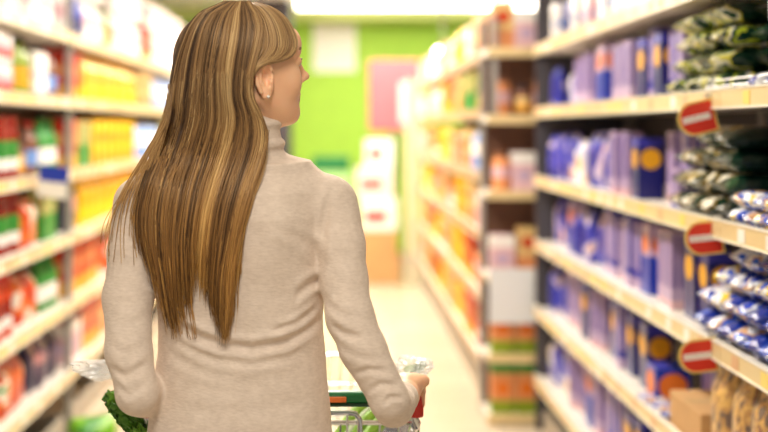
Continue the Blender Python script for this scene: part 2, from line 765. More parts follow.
def kind(key, name, mb, w, d, h, desc, cat, smooth=False):
    if isinstance(mb, MB):
        KIND[key] = dict(name=name, mesh=mb.mesh(name, smooth), parts=None, w=w, d=d, h=h, desc=desc, cat=cat)
    else:
        KIND[key] = dict(name=name, mesh=None, parts=[(pn, m_.mesh(pn, smooth)) for pn, m_ in mb], w=w, d=d, h=h, desc=desc, cat=cat)


kind('lbox', 'pasta_box', carton(.085, .06, .23, lilac, [(0, .12, pinkish)], stripes=(3, mauve)), .085, .06, .23,
     'lilac and pink striped pasta box', 'box')
kind('lobox', 'pasta_box', carton(.10, .07, .235, lilac, [(.0, .55, royal)], spot=(0, .72, .36, .14, orange)), .10, .07, .235,
     'lilac and blue pasta box with orange spot', 'box')
kind('vbox', 'pasta_box', carton(.09, .06, .24, violet, [(0, .16, lilac)], stripes=(2, lilac)), .09, .06, .24,
     'violet pasta box with pale stripes', 'box')
kind('nybox', 'pasta_box', carton(.11, .09, .22, navy, [(.86, 1, violet)], spot=(0, .66, .38, .17, amber)), .11, .09, .22,
     'navy blue pasta box with amber oval', 'box')
kind('nbox', 'pasta_box', carton(.16, .14, .21, navy, [(.8, 1, brownp)]), .16, .14, .21,
     'large navy blue pasta box with brown top', 'box')
kind('lobox_s', 'pasta_box', carton(.14, .12, .12, royal, [(.0, .2, pinkish)], spot=(0, .5, .42, .38, orange)), .14, .12, .12,
     'low blue pasta box with orange circle', 'box')
kind('lshort', 'pasta_box', carton(.08, .05, .12, lilac, [(0, .2, violet)], stripes=(3, mauve)), .08, .05, .12,
     'short lilac striped pasta box', 'box')
kind('vbag', 'pasta_bag', pouch(.11, .08, .22, blotch('film_violet', [(0, (40, 44, 150)), (.49, (74, 76, 190)), (.57, (214, 196, 214)), (.66, (240, 180, 110))], 9), seed=3),
     .11, .08, .22, 'violet and cream pasta bag', 'bag', True)
kind('wbag', 'pasta_bag', pouch(.11, .09, .2, blotch('film_white_blue', [(0, (90, 90, 190)), (.42, (180, 180, 226)), (.5, (244, 238, 236)), (.62, (240, 200, 130))], 8), seed=4),
     .11, .09, .2, 'pale blue and white pasta bag', 'bag', True)
kind('whitebox', 'white_carton', carton(.13, .1, .2, white, [(.0, .18, lilac)], spot=(0, .5, .2, .1, sky)), .13, .1, .2,
     'white carton with pale blue spot', 'box')
kind('pinkbox', 'pale_carton', carton(.12, .09, .19, pinkish, [(.7, 1, white)], spot=(0, .4, .3, .12, lilac)), .12, .09, .19,
     'pale pink and white carton', 'box')
kind('bluebottle', 'bottle', bottle(.032, .25, royal, white, navy), .07, .07, .25, 'dark blue plastic bottle', 'bottle', True)
# left hand and far goods
kind('rjar', 'sauce_jar', jar_parts(.044, .25, tomato, tomato, greenp, white), .092, .092, .25, 'red sauce jar with green and white label', 'jar', True)
kind('rjar2', 'sauce_jar', jar_parts(.044, .24, brick, red, tomato, white), .092, .092, .24, 'orange-red sauce jar with silver lid', 'jar', True)
kind('wjar', 'mayonnaise_jar', jar_parts(.046, .125, white, white, pinkish, red, neck=.9), .096, .096, .125, 'white jar with pink and red label', 'jar', True)
kind('ygbottle', 'oil_bottle', bottle(.036, .25, limep, darkp, amber), .08, .08, .25, 'yellow-green oil bottle with dark cap', 'bottle', True)
kind('gbottle', 'bottle', bottle(.034, .24, greenp, greenp, white), .076, .076, .24, 'green bottle with white label', 'bottle', True)
kind('brbottle', 'sauce_bottle', bottle(.034, .23, brownp, red, sky), .076, .076, .23, 'brown sauce bottle with blue label', 'bottle', True)
kind('wbottle', 'bottle', bottle(.04, .27, white, royal, white), .09, .09, .27, 'white bottle with blue cap', 'bottle', True)
kind('ypouch', 'yellow_pouch', pouch(.13, .09, .245, yellow, panel=amber, seed=5), .13, .09, .245, 'bright yellow food pouch', 'pouch', True)
kind('ycarton', 'yellow_carton', carton(.11, .08, .25, yellow, [(0, .3, amber)], spot=(0, .6, .3, .14, orange)), .11, .08, .25,
     'yellow carton with white oval', 'box')
kind('ocarton', 'orange_carton', carton(.11, .08, .245, brick, [(0, .3, amber), (.85, 1, red)], spot=(0, .6, .3, .12, peach)), .11, .08, .245,
     'orange-red carton with white oval', 'box')
kind('gwcarton', 'green_carton', carton(.09, .07, .235, cream, [(0, .5, greenp)], stripes=(2, greenp)), .09, .07, .235,
     'green and white striped carton', 'box')
kind('pcan', 'food_can', can(.038, .11, pinkp, white), .08, .08, .11, 'pink and white food can', 'can', True)
kind('rbag', 'snack_bag', pouch(.13, .09, .2, blotch('film_red', [(0, (200, 60, 26)), (.46, (236, 120, 40)), (.55, (244, 236, 222)), (.66, (70, 150, 60))], 10), seed=8),
     .13, .09, .2, 'orange, white and green food bag', 'bag', True)
kind('dbag', 'dark_pouch', pouch(.12, .08, .22, blotch('film_dark', [(0, (40, 36, 70)), (.5, (96, 74, 100)), (.6, (210, 150, 150))], 8), seed=9),
     .12, .08, .22, 'dark blue and pink food pouch', 'pouch', True)
kind('creamcarton', 'cream_carton', carton(.11, .08, .23, cream, [(.0, .4, peach)], spot=(0, .68, .34, .13, brick)), .11, .08, .23,
     'cream carton with pink oval', 'box')
kind('peachjar', 'peach_jar', jar_parts(.046, .19, peach, brownp, pinkish, peach), .098, .098, .19, 'peach-coloured jar with gold lid', 'jar', True)
kind('gbox', 'green_box', carton(.11, .1, .25, peach, [(0, .26, limep), (.8, 1, greenp)], spot=(0, .5, .3, .14, orange)), .11, .1, .25,
     'orange box with green bands', 'box')
kind('whitepack', 'white_pack', pouch(.16, .14, .24, white, panel=pinkish, seed=11), .16, .14, .24, 'large white paper pack', 'pack', True)
kind('skypouch', 'blue_pouch', pouch(.13, .1, .22, sky, panel=white, seed=12), .13, .1, .22, 'sky blue and white pouch', 'pouch', True)
kind('brjar', 'coffee_jar', jar_parts(.04, .15, brownp, darkp, cream, amber), .086, .086, .15, 'brown coffee jar with dark lid', 'jar', True)

COUNT = {}
SHORD = ['top', 'second', 'third', 'fourth', 'fifth', 'bottom']


def put(key, x, y, z, rotz, where, group, tilt=0, extra=None, scale=1.0):
    k = KIND[key]
    ck = (key, where)
    n = COUNT[ck] = COUNT.get(ck, 0) + 1
    # the first of a kind builds the mesh users, the rest are copies sharing mesh data
    if k['parts']:
        o = empty(k['name'], (x, y, z), rotz)
        for pn, me in k['parts']:
            link(pn, me, o)
    else:
        o = link(k['name'], k['mesh'], None, (x, y, z), rotz)
    if tilt:
        o.rotation_euler = (0, tilt, rotz)
    if scale != 1:
        o.scale = (scale, scale, scale)
    lab = '%s, %s from the front%s, %s' % (k['desc'], ORDW[n - 1], extra or '', where)
    tag(o, lab, k['cat'], group)
    return o


def fill(side, shelf, zs, runs, xfront, unit, setback=.04, levels=None, jitter=.006, toward=None):
    """runs = [(y0, y1, kind, levels)] from near to far along the shelf"""
    s = 1 if side == 'R' else -1
    z0 = zs[shelf] + .0152
    where = '%s %s shelf' % (unit, SHORD[shelf])
    for run in runs:
        y0, y1, key = run[:3]
        if xfront == XR:
            y1 = min(y1, 6.14)
        lv = run[3] if len(run) > 3 else 1
        sb = run[4] if len(run) > 4 else setback
        k = KIND[key]
        w = k['w'] + .004
        n = max(1, int((y1 - y0) / w + .15))
        y = y0 + w / 2 + max(0, (y1 - y0 - n * w) / 2)
        for i in range(n):
            x = xfront + s * (sb + k['d'] / 2 + random.uniform(0, jitter * (6 if xfront == XR else 3)))
            if inframe(x, y, z0) or inframe(x, y, z0 + k['h']):
                for L in range(lv):
                    put(key, x, y, z0 + L * (k['h'] + .0021), (-PI / 2 if s > 0 else PI / 2) + random.uniform(-.03, .03),
                        where, 'goods on the %s' % where,
                        scale=random.uniform(.90, 1.02) if xfront == XR and lv == 1 else 1.0,
                        extra='' if lv == 1 else (' lower layer' if L == 0 else ' upper layer'))
                    if L < lv - 1:
                        COUNT[(key, where)] -= 1
            y += w


def yr(px, X=XR):
    return FPX * X / (px - 337)


def runs_px(X, lst):
    """lst = [(px_near, px_far, kind...)] -> depth runs, sorted near to far"""
    out = []
    for r in lst:
        ya, yb = sorted((yr(r[0], X), yr(r[1], X)))
        out.append((ya, yb) + tuple(r[2:]))
    return sorted(out, key=lambda r: r[0])


RH = 'right-hand'
# row A, on the top right shelf
fill('R', 0, ZR, runs_px(XR, [(690, 640, 'whitebox'), (640, 600, 'pinkbox'), (600, 585, 'whitebox', 1), (585, 565, 'pinkbox'), (565, 556, 'whitebox'), (556, 548, 'bluebottle'), (548, 536, 'whitebox')]), XR, RH)
# row B
fill('R', 1, ZR, runs_px(XR, [(662, 655, 'lbox', 1, .06), (655, 645, 'vbox', 1, .05), (645, 638, 'nybox'), (637, 633, 'vbox'), (631, 622, 'nybox', 1, .02), (622, 597, 'lbox', 1, .02), (594, 583, 'lobox', 1, .02), (583, 557, 'lbox'), (555, 545, 'wbag', 1, .07), (544, 535, 'vbag')]), XR, RH)
# row C
fill('R', 2, ZR, runs_px(XR, [(664, 654, 'lshort', 1, .02), (653, 642, 'vbox', 1, .1), (641, 632, 'lbox', 1, .08), (628, 615, 'nybox'), (614, 597, 'lbox', 1, .02), (593, 570, 'vbag', 1, .06), (569, 560, 'wbag', 1, .05), (559, 535, 'vbag')]), XR, RH)
fill('R', 2, ZR, runs_px(XR, [(662, 614, 'lshort', 1, .005)]), XR, RH, jitter=.001) if False else None
# row D
fill('R', 3, ZR, runs_px(XR, [(692, 662, 'nybox'), (661, 641, 'lbox'), (640, 625, 'lobox'), (624, 612, 'vbox'), (612, 603, 'lbox'), (602, 590, 'vbox'), (589, 560, 'vbag'), (560, 554, 'lobox'), (553, 535, 'vbag', 1, .07)]), XR, RH)
# row E
fill('R', 4, ZR, runs_px(XR, [(665, 650, 'vbox', 1, .14), (648, 630, 'lobox_s', 1, .03), (629, 608, 'nybox', 1, .05), (606, 598, 'vbox'), (597, 588, 'nybox'), (587, 575, 'lbox'), (574, 566, 'nybox'), (565, 552, 'lbox'), (551, 535, 'vbag')]), XR, RH)
# row F
fill('R', 5, ZR, runs_px(XR, [(700, 650, 'vbox'), (650, 632, 'lbox'), (628, 603, 'nybox'), (602, 592, 'vbox'), (592, 580, 'lbox'), (579, 568, 'lobox'), (567, 558, 'lbox'), (557, 535, 'wbag')]), XR, RH)
# navy boxes standing on the low cardboard box
for yy, w in ((3.50, 'nearer'), (3.63, 'farther')):
    o = put('nbox', XR + .19, yy, ZR[4] + .1185, -PI / 2, 'fifth', 'navy boxes on the cardboard box', scale=.76)
    o['label'] = 'large navy blue box on the cardboard box, fifth right shelf, the %s one' % w

# ---- green foil bags on the right, second and third shelf
m_gfoil = blotch('film_green_gold', [(0, (8, 44, 32)), (.46, (230, 220, 90)), (.50, (250, 246, 230)), (.535, (14, 60, 42)), (.60, (190, 204, 50)), (.64, (10, 50, 36))], 12, rough=.18, bump=.6)  # near-white stop paints highlights of the shiny foil; yellow is the label
m_dfoil = blotch('film_deep_green', [(0, (8, 30, 24)), (.56, (14, 52, 38)), (.68, (60, 90, 60))], 9, rough=.2, bump=.5)
m_gofoil = blotch('film_gold', [(0, (14, 44, 34)), (.42, (190, 164, 96)), (.48, (252, 246, 226)), (.55, (120, 98, 46)), (.60, (14, 50, 36))], 11, rough=.16, bump=.6)  # white patches are foil highlights painted into the colour
G1, G2, G3 = [[pillow(.24, .12, .06, m, seed=q).mesh('noodle_bag', True) for q in range(3)] for m in (m_gfoil, m_dfoil, m_gofoil)]


def pile(name, meshes, xfront, y0, y1, z0, w, h, cols, layers, L, desc, cat, group, taper=0, setback=.02, turn=-PI / 2, jit=.01, yaw=.06, topcut=None):
    """packets lying crosswise on a shelf, stacked in layers; ends towards the aisle"""
    n = 0
    for c in range(cols):
        nl = layers if topcut is None else topcut(c)
        for l in range(nl):
            y = y0 + (y1 - y0) * (c + .5) / cols + random.uniform(-jit, jit)
            x = xfront + (setback(c) if callable(setback) else setback) + L / 2 + l * taper + random.uniform(0, jit * 2)
            o = link(name, random.choice(meshes), None, (x, y, z0 + l * h), turn + 0)
            o.rotation_euler = (random.uniform(-.02, .02) * l, random.uniform(-.02, .02) * l, turn + random.uniform(-yaw, yaw))
            tag(o, '%s, %s stack from front, %s layer, %s' % (desc, ORDW[c], ORDW[l], group), cat, desc + 's piled on the ' + group)
            n += 1


# the pillow's long axis is Y; turn 90 degrees puts it crosswise (along X)
pile('noodle_bag', G1, XR, yr(714), yr(663), ZR[1] + .017, .12, .0605, 4, 4, .24, 'green and gold foil noodle bag', 'bag', 'second right shelf', taper=.006, setback=.0)
pile('noodle_bag', G2, XR, 2.74, yr(714), ZR[1] + .017, .12, .0605, 4, 4, .24, 'dark green noodle bag', 'bag', 'second right shelf', taper=.006, setback=.07)
pile('noodle_bag', G3, XR, 3.318, yr(665), ZR[2] + .017, .12, .0605, 4, 3, .24, 'shine-painted gold foil bag', 'bag', 'third right shelf', taper=.012, setback=-.005,
     topcut=lambda c: [4, 4, 4, 3][c])
pile('noodle_bag', G2, XR, 2.66, 3.317, ZR[2] + .017, .12, .0605, 5, 4, .24, 'dark green noodle bag', 'bag', 'third right shelf', taper=.004,
     setback=lambda c: .0 if c == 4 else .10)

# ---- blue, white and tan pasta packets near the right edge
m_b1 = blotch('film_blue_white', [(0, (20, 50, 160)), (.42, (238, 240, 246)), (.48, (206, 160, 116)), (.53, (40, 96, 214)), (.58, (236, 238, 246)), (.63, (24, 64, 190))], 11, rough=.2, bump=.6)
m_b2 = blotch('film_blue_yellow', [(0, (30, 76, 196)), (.42, (240, 242, 246)), (.5, (246, 210, 60)), (.57, (34, 84, 204)), (.66, (214, 176, 130))], 14, rough=.2, bump=.6)
m_b3 = blotch('film_blue_plain', [(0, (20, 50, 150)), (.55, (40, 90, 204)), (.66, (236, 238, 244))], 9, rough=.2, bump=.6)
B1 = [pillow(.20, .10, .062, m, seed=20 + i).mesh('pasta_packet', True) for i, m in enumerate((m_b1, m_b1, m_b2, m_b2, m_b3))]
pile('pasta_packet', B1, XR, 2.74, yr(690), ZR[3] + .017, .10, .0622, 7, 4, .20, 'blue, white and tan pasta packet', 'packet', 'fourth right shelf',
     taper=.012, setback=.0, jit=.003, yaw=.10, topcut=lambda c: [4, 4, 4, 4, 4, 3, 2][c])
pile('pasta_packet', B1, XR, 2.76, yr(722), ZR[2] + .016, .10, .05, 3, 2, .06, 'blue and white pasta packet', 'packet', 'third right shelf',
     taper=.01, setback=-.005 + .07 - .06 - .005, jit=.004) if False else None
S1 = [pillow(.085, .085, .042, m, seed=30 + i).mesh('small_packet', True) for i, m in enumerate((m_b1, m_b2))]
pile('small_packet', S1, XR, 2.74, 3.17, ZR[2] + .017, .085, .0425, 5, 2, .085, 'small blue and white packet', 'packet', 'third right shelf',
     taper=.004, setback=.006, jit=.003)
pile('small_packet', S1, XR, 2.74, yr(744), ZR[1] + .016, .085, .042, 2, 1, .06, 'small blue packet', 'packet', 'second right shelf',
     taper=.006, setback=.008, jit=.002)
# leaning blue bags at the right edge of the second shelf
m_b4 = blotch('film_white_streak', [(0, (40, 90, 210)), (.46, (240, 240, 240)), (.58, (222, 206, 150)), (.66, (40, 90, 210))], 9, rough=.2, bump=.6)
LB = pouch(.12, .04, .17, m_b4, seed=41).mesh('blue_bag', True)
o = link('blue_bag', LB, None, (XR + .045, 2.80, ZR[1] + .06), -PI / 2)
o.rotation_euler = (0.25, 0, -PI / 2)
tag(o, 'white-streaked blue bag leaning on the second right shelf at the photo edge', 'bag')

# small packets lying at the front of the fifth shelf
for i in range(5):
    y = 3.80 + .062 * (4 - i)
    o = link('sweet_packet', S1[0], None, (XR - .002 + i * .003 + .032, y, ZR[4] + .017), -PI / 2 + random.uniform(-.3, .3))
    o.scale = (.7, .9, .6)
    tag(o, 'tiny blue and white packet on the fifth right shelf edge, %s from the box' % ORDW[4 - i], 'packet', 'tiny packets at the edge of the fifth right shelf')

# low cardboard box on the fifth right shelf
mb = MB()
x0, x1, y0, y1, z0 = XR + .012, XR + .38, 3.42, 3.74, ZR[4] + .0155
mb.box(x0, x1, y0, y1, z0, z0 + .10, cardb, bev=.002)
t = tag(mb.build('cardboard_box'), 'low brown cardboard box on the fifth right shelf behind the pasta bags', 'box')
mb = MB()
mb.box(x0 + .002, x1 - .002, (y0 + y1) / 2 - .02, (y0 + y1) / 2 + .02, z0 + .1001, z0 + .1012, mat('packing_tape', (214, 180, 130), .25))
mb.build('packing_tape', t)

# clear bags of pasta spirals at the lower right
m_pasta = blotch('pasta_pieces', [(0, (96, 60, 24)), (.42, (196, 140, 50)), (.50, (228, 178, 76)), (.57, (150, 84, 30)), (.64, (236, 200, 120))], 34, rough=.3, stretch=(1, 1, .45), bump=.9)
m_cello = mat('cellophane', (255, 255, 255), .08, alpha=.09)
m_seal = mat('bag_seal', (226, 212, 200), .3, alpha=.8)
for i, (y, x, rz) in enumerate([(3.31, XR + .06, .1), (3.14, XR + .058, -.08), (2.99, XR + .058, 0)]):
    t = empty('pasta_bag', (x, y, ZR[4] + .016), -PI / 2 + rz)
    tag(t, ['clear bag of pasta twists on the fifth right shelf, nearest the cardboard box',
            'clear bag of pasta twists with yellow sticker, in the photo corner',
            'clear bag of pasta twists, cut by the right photo edge'][i], 'bag', 'clear pasta bags on the fifth right shelf')
    pouch(.125, .085, .25, m_pasta, seed=50 + i, crimp=False).build('pasta_filling', t, True)
    pouch(.131, .091, .265, m_cello, seed=60 + i).build('clear_film', t, True)
    if i == 1:
        mb = MB()
        oval(mb, .0, .07, .02, .02, -.051, yellow)
        mb.build('sticker', t)['label'] = 'round yellow sticker'
    mb = MB()
    mb.box(-.055, .055, -.004, .004, .245, .272, m_seal, bev=.002)
    mb.build('seal', t)

# wire divider on the second right shelf
mb = MB()
mw = mat('wire_white', (236, 234, 230), .25, metal=.3)
for dz in (.035, .05):
    mb.tube([(XR + .008, yr(704), ZR[1] + dz), (XR + .008, yr(704) - .03, ZR[1] + dz), (XR + .008, 2.7, ZR[1] + dz)], .0022, mw)
for yy in (yr(704), 3.0, 2.85, 2.7):
    mb.tube([(XR + .008, yy, ZR[1] + .0265), (XR + .008, yy, ZR[1] + .052)], .0022, mw)
tag(mb.build('wire_fence', smooth=True), 'thin white wire fence along the second right shelf edge', 'wire rail')

# red wobblers hanging below the rails
m_wr = mat('sign_red', (214, 50, 30), .35)
m_wy = mat('sign_cream', (244, 214, 120), .4)


def wobbler(px, py, label, tilt):
    Y = 3.24
    cx, _, cz = P(px, py, Y)
    t = empty('shelf_sign', (cx, Y, cz))
    t.rotation_euler = (0, tilt, 0)
    tag(t, label, 'sign', 'red promotion signs on the right')

    def outline(s, y):
        w, h = .047 * s, .043 * s
        pts = [(w, y, -h), (w, y, h)]
        for i in range(1, 13):
            a = PI / 2 + PI * i / 13
            pts.append((-w * .25 + w * .85 * math.cos(a), y, h * math.sin(a)))
        pts.insert(2, (-w * .25, y, h))
        pts.append((-w * .25, y, -h))
        return pts
    for nm, s, yy, m in (('border', 1, 0, m_wy), ('face', .88, -.0016, m_wr)):
        mb = MB()
        mb.loft([outline(s, yy), outline(s, yy + .0014)], m)
        mb.build(nm, t)
    mb = MB()
    w = .036
    rr = random.Random(3)
    x = -w
    mb.box(-w, w * .98, -.0031, -.0017, -.0075, -.0035, white)
    mb.box(-w, w * .98, -.0031, -.0017, .0045, .0085, white)
    while x < w * .9:
        dx = rr.uniform(.003, .006)
        mb.box(x, x + dx, -.0031, -.0017, -.0036, .0046, white)
        x += dx + .0012
    bnd = mb.build('white_band', t)
    bnd.location = (-.004, 0, 0)
    mb = MB()
    mb.box(.03, .05, .0016, .003, .01, .055, mat('clear_clip', (230, 224, 214), .2, alpha=.7))
    mb.build('clip', t)


wobbler(698, 118, 'red sign with white band hanging from the second right shelf rail, the topmost', -.24)
wobbler(705, 238, 'red sign with white band hanging from the third right shelf rail, the middle one', -.10)
wobbler(699, 356, 'red sign with white band hanging from the fourth right shelf rail, the lowest', -.12)

# ---- blue and white tag on the left
t = empty('shelf_sign', P(53, 182, 5.2))
t.rotation_euler = (0, .12, 0)
tag(t, 'navy and white price sign sticking out from the left third shelf', 'sign')
mb = MB(); mb.box(-.06, .06, 0, .002, -.065, .065, mat('ticket_white', (0, 0, 0)), bev=0); mb.build('card', t)
mb = MB(); mb.box(-.06, .06, -.0015, -.0001, .0, .065, royal)
mb.build('blue_header', t)['label'] = 'navy header band'
mb = MB(); mb.box(-.14, -.055, .0021, .004, -.01, .01, mat('clear_clip', (0, 0, 0))); mb.build('clip', t)

# ---- left hand shelving
LH = 'left-hand'


def runs_l(lst):
    return runs_px(XL, lst)


fill('L', 0, ZL, runs_l([(-5, 14, 'wbottle'), (15, 30, 'wbottle'), (31, 39, 'gbottle'), (40, 66, 'whitepack'), (76, 88, 'whitepack'), (89, 95, 'bluebottle'), (96, 114, 'whitepack', 2), (115, 121, 'ygbottle'), (122, 150, 'whitepack', 2), (151, 158, 'ocarton'), (158, 190, 'whitepack', 2)]), XL, LH)
fill('L', 1, ZL, runs_l([(-5, 27, 'wjar', 2, .02), (31, 45, 'ygbottle'), (47, 60, 'whitebox'), (61, 70, 'brbottle'), (76, 92, 'ocarton'), (93, 145, 'ypouch'), (146, 158, 'creamcarton'), (158, 190, 'skypouch')]), XL, LH)
fill('L', 2, ZL, runs_l([(-5, 27, 'rjar', 1, .02), (29, 40, 'brjar'), (41, 52, 'brbottle'), (54, 70, 'gbottle'), (76, 86, 'ocarton'), (86, 100, 'gwcarton'), (101, 142, 'ycarton'), (143, 168, 'skypouch'), (168, 190, 'gwcarton')]), XL, LH)
fill('L', 3, ZL, runs_l([(-5, 32, 'rjar'), (34, 52, 'rbag'), (53, 70, 'gwcarton'), (76, 90, 'dbag'), (90, 142, 'ypouch'), (143, 190, 'creamcarton')]), XL, LH)
fill('L', 4, ZL, runs_l([(-5, 25, 'rjar2', 1, .02), (33, 50, 'rbag'), (52, 70, 'gbottle'), (76, 108, 'ocarton'), (108, 130, 'rbag'), (130, 185, 'ycarton')]), XL, LH)
fill('L', 5, ZL, runs_l([(-5, 40, 'rbag'), (42, 70, 'dbag'), (76, 92, 'pinkbox'), (92, 108, 'ocarton'), (108, 130, 'creamcarton'), (130, 185, 'pcan', 2)]), XL, LH)
# sauce jars: second layer on the third shelf
for i in range(0):
    pass

# ---- far right shelving
FR = 'far right'
pal = ['creamcarton', 'ycarton', 'peachjar', 'ocarton', 'pinkbox', 'ypouch', 'gwcarton', 'brjar', 'rbag', 'creamcarton', 'pcan', 'wbag', 'skypouch']
rows = [
    ['creamcarton', 'whitebox', 'ypouch', 'whitepack', 'creamcarton', 'whitepack', 'whitebox'],
    ['brjar', 'gwcarton', 'creamcarton', 'ocarton', 'ycarton', 'pinkbox', 'peachjar', 'creamcarton', 'whitebox'],
    ['skypouch', 'creamcarton', 'rbag', 'creamcarton', 'ypouch', 'pcan', 'creamcarton', 'ocarton', 'pinkbox'],
    ['pinkbox', 'creamcarton', 'ycarton', 'pcan', 'creamcarton', 'ocarton', 'peachjar', 'ypouch', 'creamcarton'],
    ['peachjar', 'ocarton', 'ycarton', 'creamcarton', 'rbag', 'ypouch', 'ocarton', 'creamcarton', 'ycarton'],
    ['pcan', 'ocarton', 'ypouch', 'creamcarton', 'ycarton', 'ocarton', 'gwcarton', 'creamcarton', 'peachjar'],
]
for s, row in enumerate(rows):
    y = 6.66
    rn = []
    i = 0
    while y < 11.75:
        L = [.62, .5, .7, .45][(i + s) % 4]
        rn.append((y, min(y + L, 11.8), row[i % len(row)], 1))
        y += L + .02
        i += 1
    fill('R', s, ZR, rn, XF, FR, setback=.01)

# =================================================================== END DISPLAY (faces the camera)
EX0, EX1, EY = .735, 1.20, 6.26
ZE = [1.83, 1.50, 1.13, .72, .33, .035]
t = empty('end_display', (EX0, EY, 0))
tag(t, 'end-of-aisle display shelf facing the camera past the blue pasta shelves', 'shelving')
mb = MB(); mb.box(0, EX1 - EX0, .31, .34, 0, 2.0, m_backl); mb.build('back_panel', t)
for xx in (0, EX1 - EX0 - .02):
    mb = MB(); mb.box(xx, xx + .02, .28, .31, 0, 2.0, m_upr); mb.build('upright', t)
mb = MB(); mb.box(0.02, .05, 0.0, .02, 1.5, 2.0, m_upr); mb.build('post', t)
for z in ZE:
    mb = MB(); mb.box(.0, EX1 - EX0, .0, .279, z - .015, z + .015, m_shelf)
    sh = mb.build('shelf', t)
    mb = MB(); mb.box(.0, EX1 - EX0, -.012, -.0005, z - .025, z + .02, m_rail); mb.build('price_rail', sh)
erow = [['creamcarton', 'pinkbox', 'creamcarton'], ['peachjar', 'brjar', 'peachjar', 'peachjar'],
        ['peachjar', 'pinkbox', 'peachjar'], ['pinkbox', 'creamcarton', 'peachjar'], ['gbox'] * 4, ['gbox'] * 4]
EORD = ['top', 'second', 'third', 'fourth', 'fifth', 'bottom']
for s, row in enumerate(erow):
    x = EX0 + .08
    for i, key in enumerate(row):
        k = KIND[key]
        if x > 1.08:
            break
        o = put(key, x + .0, EY + .032 + k['d'] / 2, ZE[s] + .0153, 0, 'end display %s shelf' % EORD[s], 'goods on the end display')
        o['label'] = '%s, %s from left on the end display %s shelf' % (k['desc'], ORDW[i], EORD[s])
        x += k['w'] + .008
# white notice on the end display
mb = MB()
cx, _, cz = P(512, 296, EY - .02)
mb.box(cx - .112, cx + .112, EY - .022, EY - .018, cz - .135, cz + .135, mat('notice_white', (226, 228, 232), .5))
tag(mb.build('notice'), 'plain white notice hung on the front of the end display', 'sign')

# =================================================================== FAR END
mb = MB()
c0, c1 = P(313, 18, XW), P(356, 72, XW)
mb.box(c0[0], c1[0], XW - .012, XW - .001, c1[2], c0[2], mat('poster_white', (250, 246, 238), .5))
tag(mb.build('poster'), 'white rectangular poster on the green back wall', 'poster')


def pbox(px0, py0, px1, py1, Y, d, m, name, label, cat, bev=.01, group=None):
    a, b_ = P(px0, py0, Y), P(px1, py1, Y)
    mb = MB()
    mb.box(a[0], b_[0], Y, Y + d, max(b_[2], 0.002), a[2], m, bev=bev)
    return tag(mb.build(name), label, cat, group)


# pink board on a white post stand
t = empty('display_board', P(394, 265, 12.6)[:2] + (0,))
tag(t, 'pale pink display board standing before the green wall', 'display board')
mb = MB(); mb.box(-.25, .25, 0, .03, 1.42, 2.12, mat('board_pink', (222, 112, 122), .5), bev=.01); mb.build('board', t)
mb = MB(); mb.box(-.02, .02, .03, .06, 0.02, 2.0, m_upr); mb.build('post', t)
mb = MB(); mb.box(-.2, .2, -.15, .2, 0, .02, m_upr); mb.build('base', t)
mb = MB(); mb.box(.06, .15, -.004, -.001, 1.5, 1.9, white); mb.build('white_panel', t)
# stack of white and red boxes
zz = .002
k = 0
stack = [(.40, cardb), (.40, cardb), (.34, white), (.34, mat('carton_pale', (236, 220, 214), .5)), (.26, white)]
hs = [.27, .22, .3, .28, .26]
descs = ['brown cardboard box at the bottom of the far stack', 'brown cardboard box second from the bottom of the far stack',
         'white and red box in the middle of the far stack', 'pale box second from the top of the far stack',
         'white and red box topmost of the far stack']
for (w, m), h, ds in zip(stack, hs, descs):
    mb = MB()
    xc = (377 - 337) * 11.9 / FPX + .02 * (-1) ** k
    mb.box(xc - w / 2, xc + w / 2, 11.9, 12.25, zz, zz + h, m, bev=.006)
    if m is not cardb:
        mb.box(xc - w / 2 + .04, xc + w / 2 - .1, 11.898, 11.9, zz + .08, zz + .18, red if k % 2 == 0 else pinkp)
    tag(mb.build('storage_box'), ds, 'box', 'boxes stacked at the far end of the aisle')
    zz += h + .002
    k += 1
pbox(398, 205, 412, 250, 11.75, .1, cardb, 'storage_box', 'small brown box on end beside the far box stack', 'box') if False else None
# green crates left of the stack
t = empty('green_crate', P(333, 200, 12.1)[:2] + (0.002,))
tag(t, 'dark green plastic crate on top of a pale stand at the far end', 'crate')
mb = MB(); mb.box(-.2, .16, 0, .3, 1.04, 1.18, mat('crate_green', (10, 110, 50), .4), bev=.01); mb.build('crate', t)
mb = MB(); mb.box(-.22, .18, 0, .32, 0, 1.035, mat('stand_pale_green', (160, 206, 130), .6), bev=.01); mb.build('stand', t)
# cream posts by the end of the far right shelving
for i, px in enumerate((409, 418)):
    x, y, _ = P(px, 200, 11.86 + i * .02)
    mb = MB()
    mb.box(x - .03, x + .03, 11.86, 11.92, .002, 1.9, mat('post_cream', (226, 210, 180), .5), bev=.008)
    tag(mb.build('post'), ['cream upright post at the end of far right shelving, the left one', 'cream upright post at the end of far right shelving, the right one'][i], 'post', 'cream posts at the far end')
# round spot lamp over the far shelving
t = empty('spot_lamp', P(443, 53, 10.2))
tag(t, 'small round glowing lamp above the far right shelving', 'lamp')
mb = MB()
mb.lathe([(.012, -.05), (.04, -.045), (.062, -.02), (.066, 0), (.062, .02), (.04, .045), (.012, .05)], emit('lamp_globe_glow', (255, 246, 226), 14), n=20)
mb.build('globe', t, True)
mb = MB()
mb.tube([(0, 0, .045), (0, 0, CEIL - P(443, 53, 10.2)[2] - .001)], .008, m_upr)
mb.build('stem', t)
# green bag on the floor by the left shelves
mb = pouch(.22, .18, .16, blotch('film_lime', [(0, (120, 180, 40)), (.5, (60, 140, 40)), (.62, (190, 214, 90))], 8), seed=77)
o = mb.build('green_bag', None, True, loc=(-1.10, 5.75, .002), rotz=.6)
tag(o, 'green bag standing on the floor against the left shelving', 'bag')

# =================================================================== THE SHOPPER
def interp(z, zs, vs):
    return np.interp(z, zs, vs)


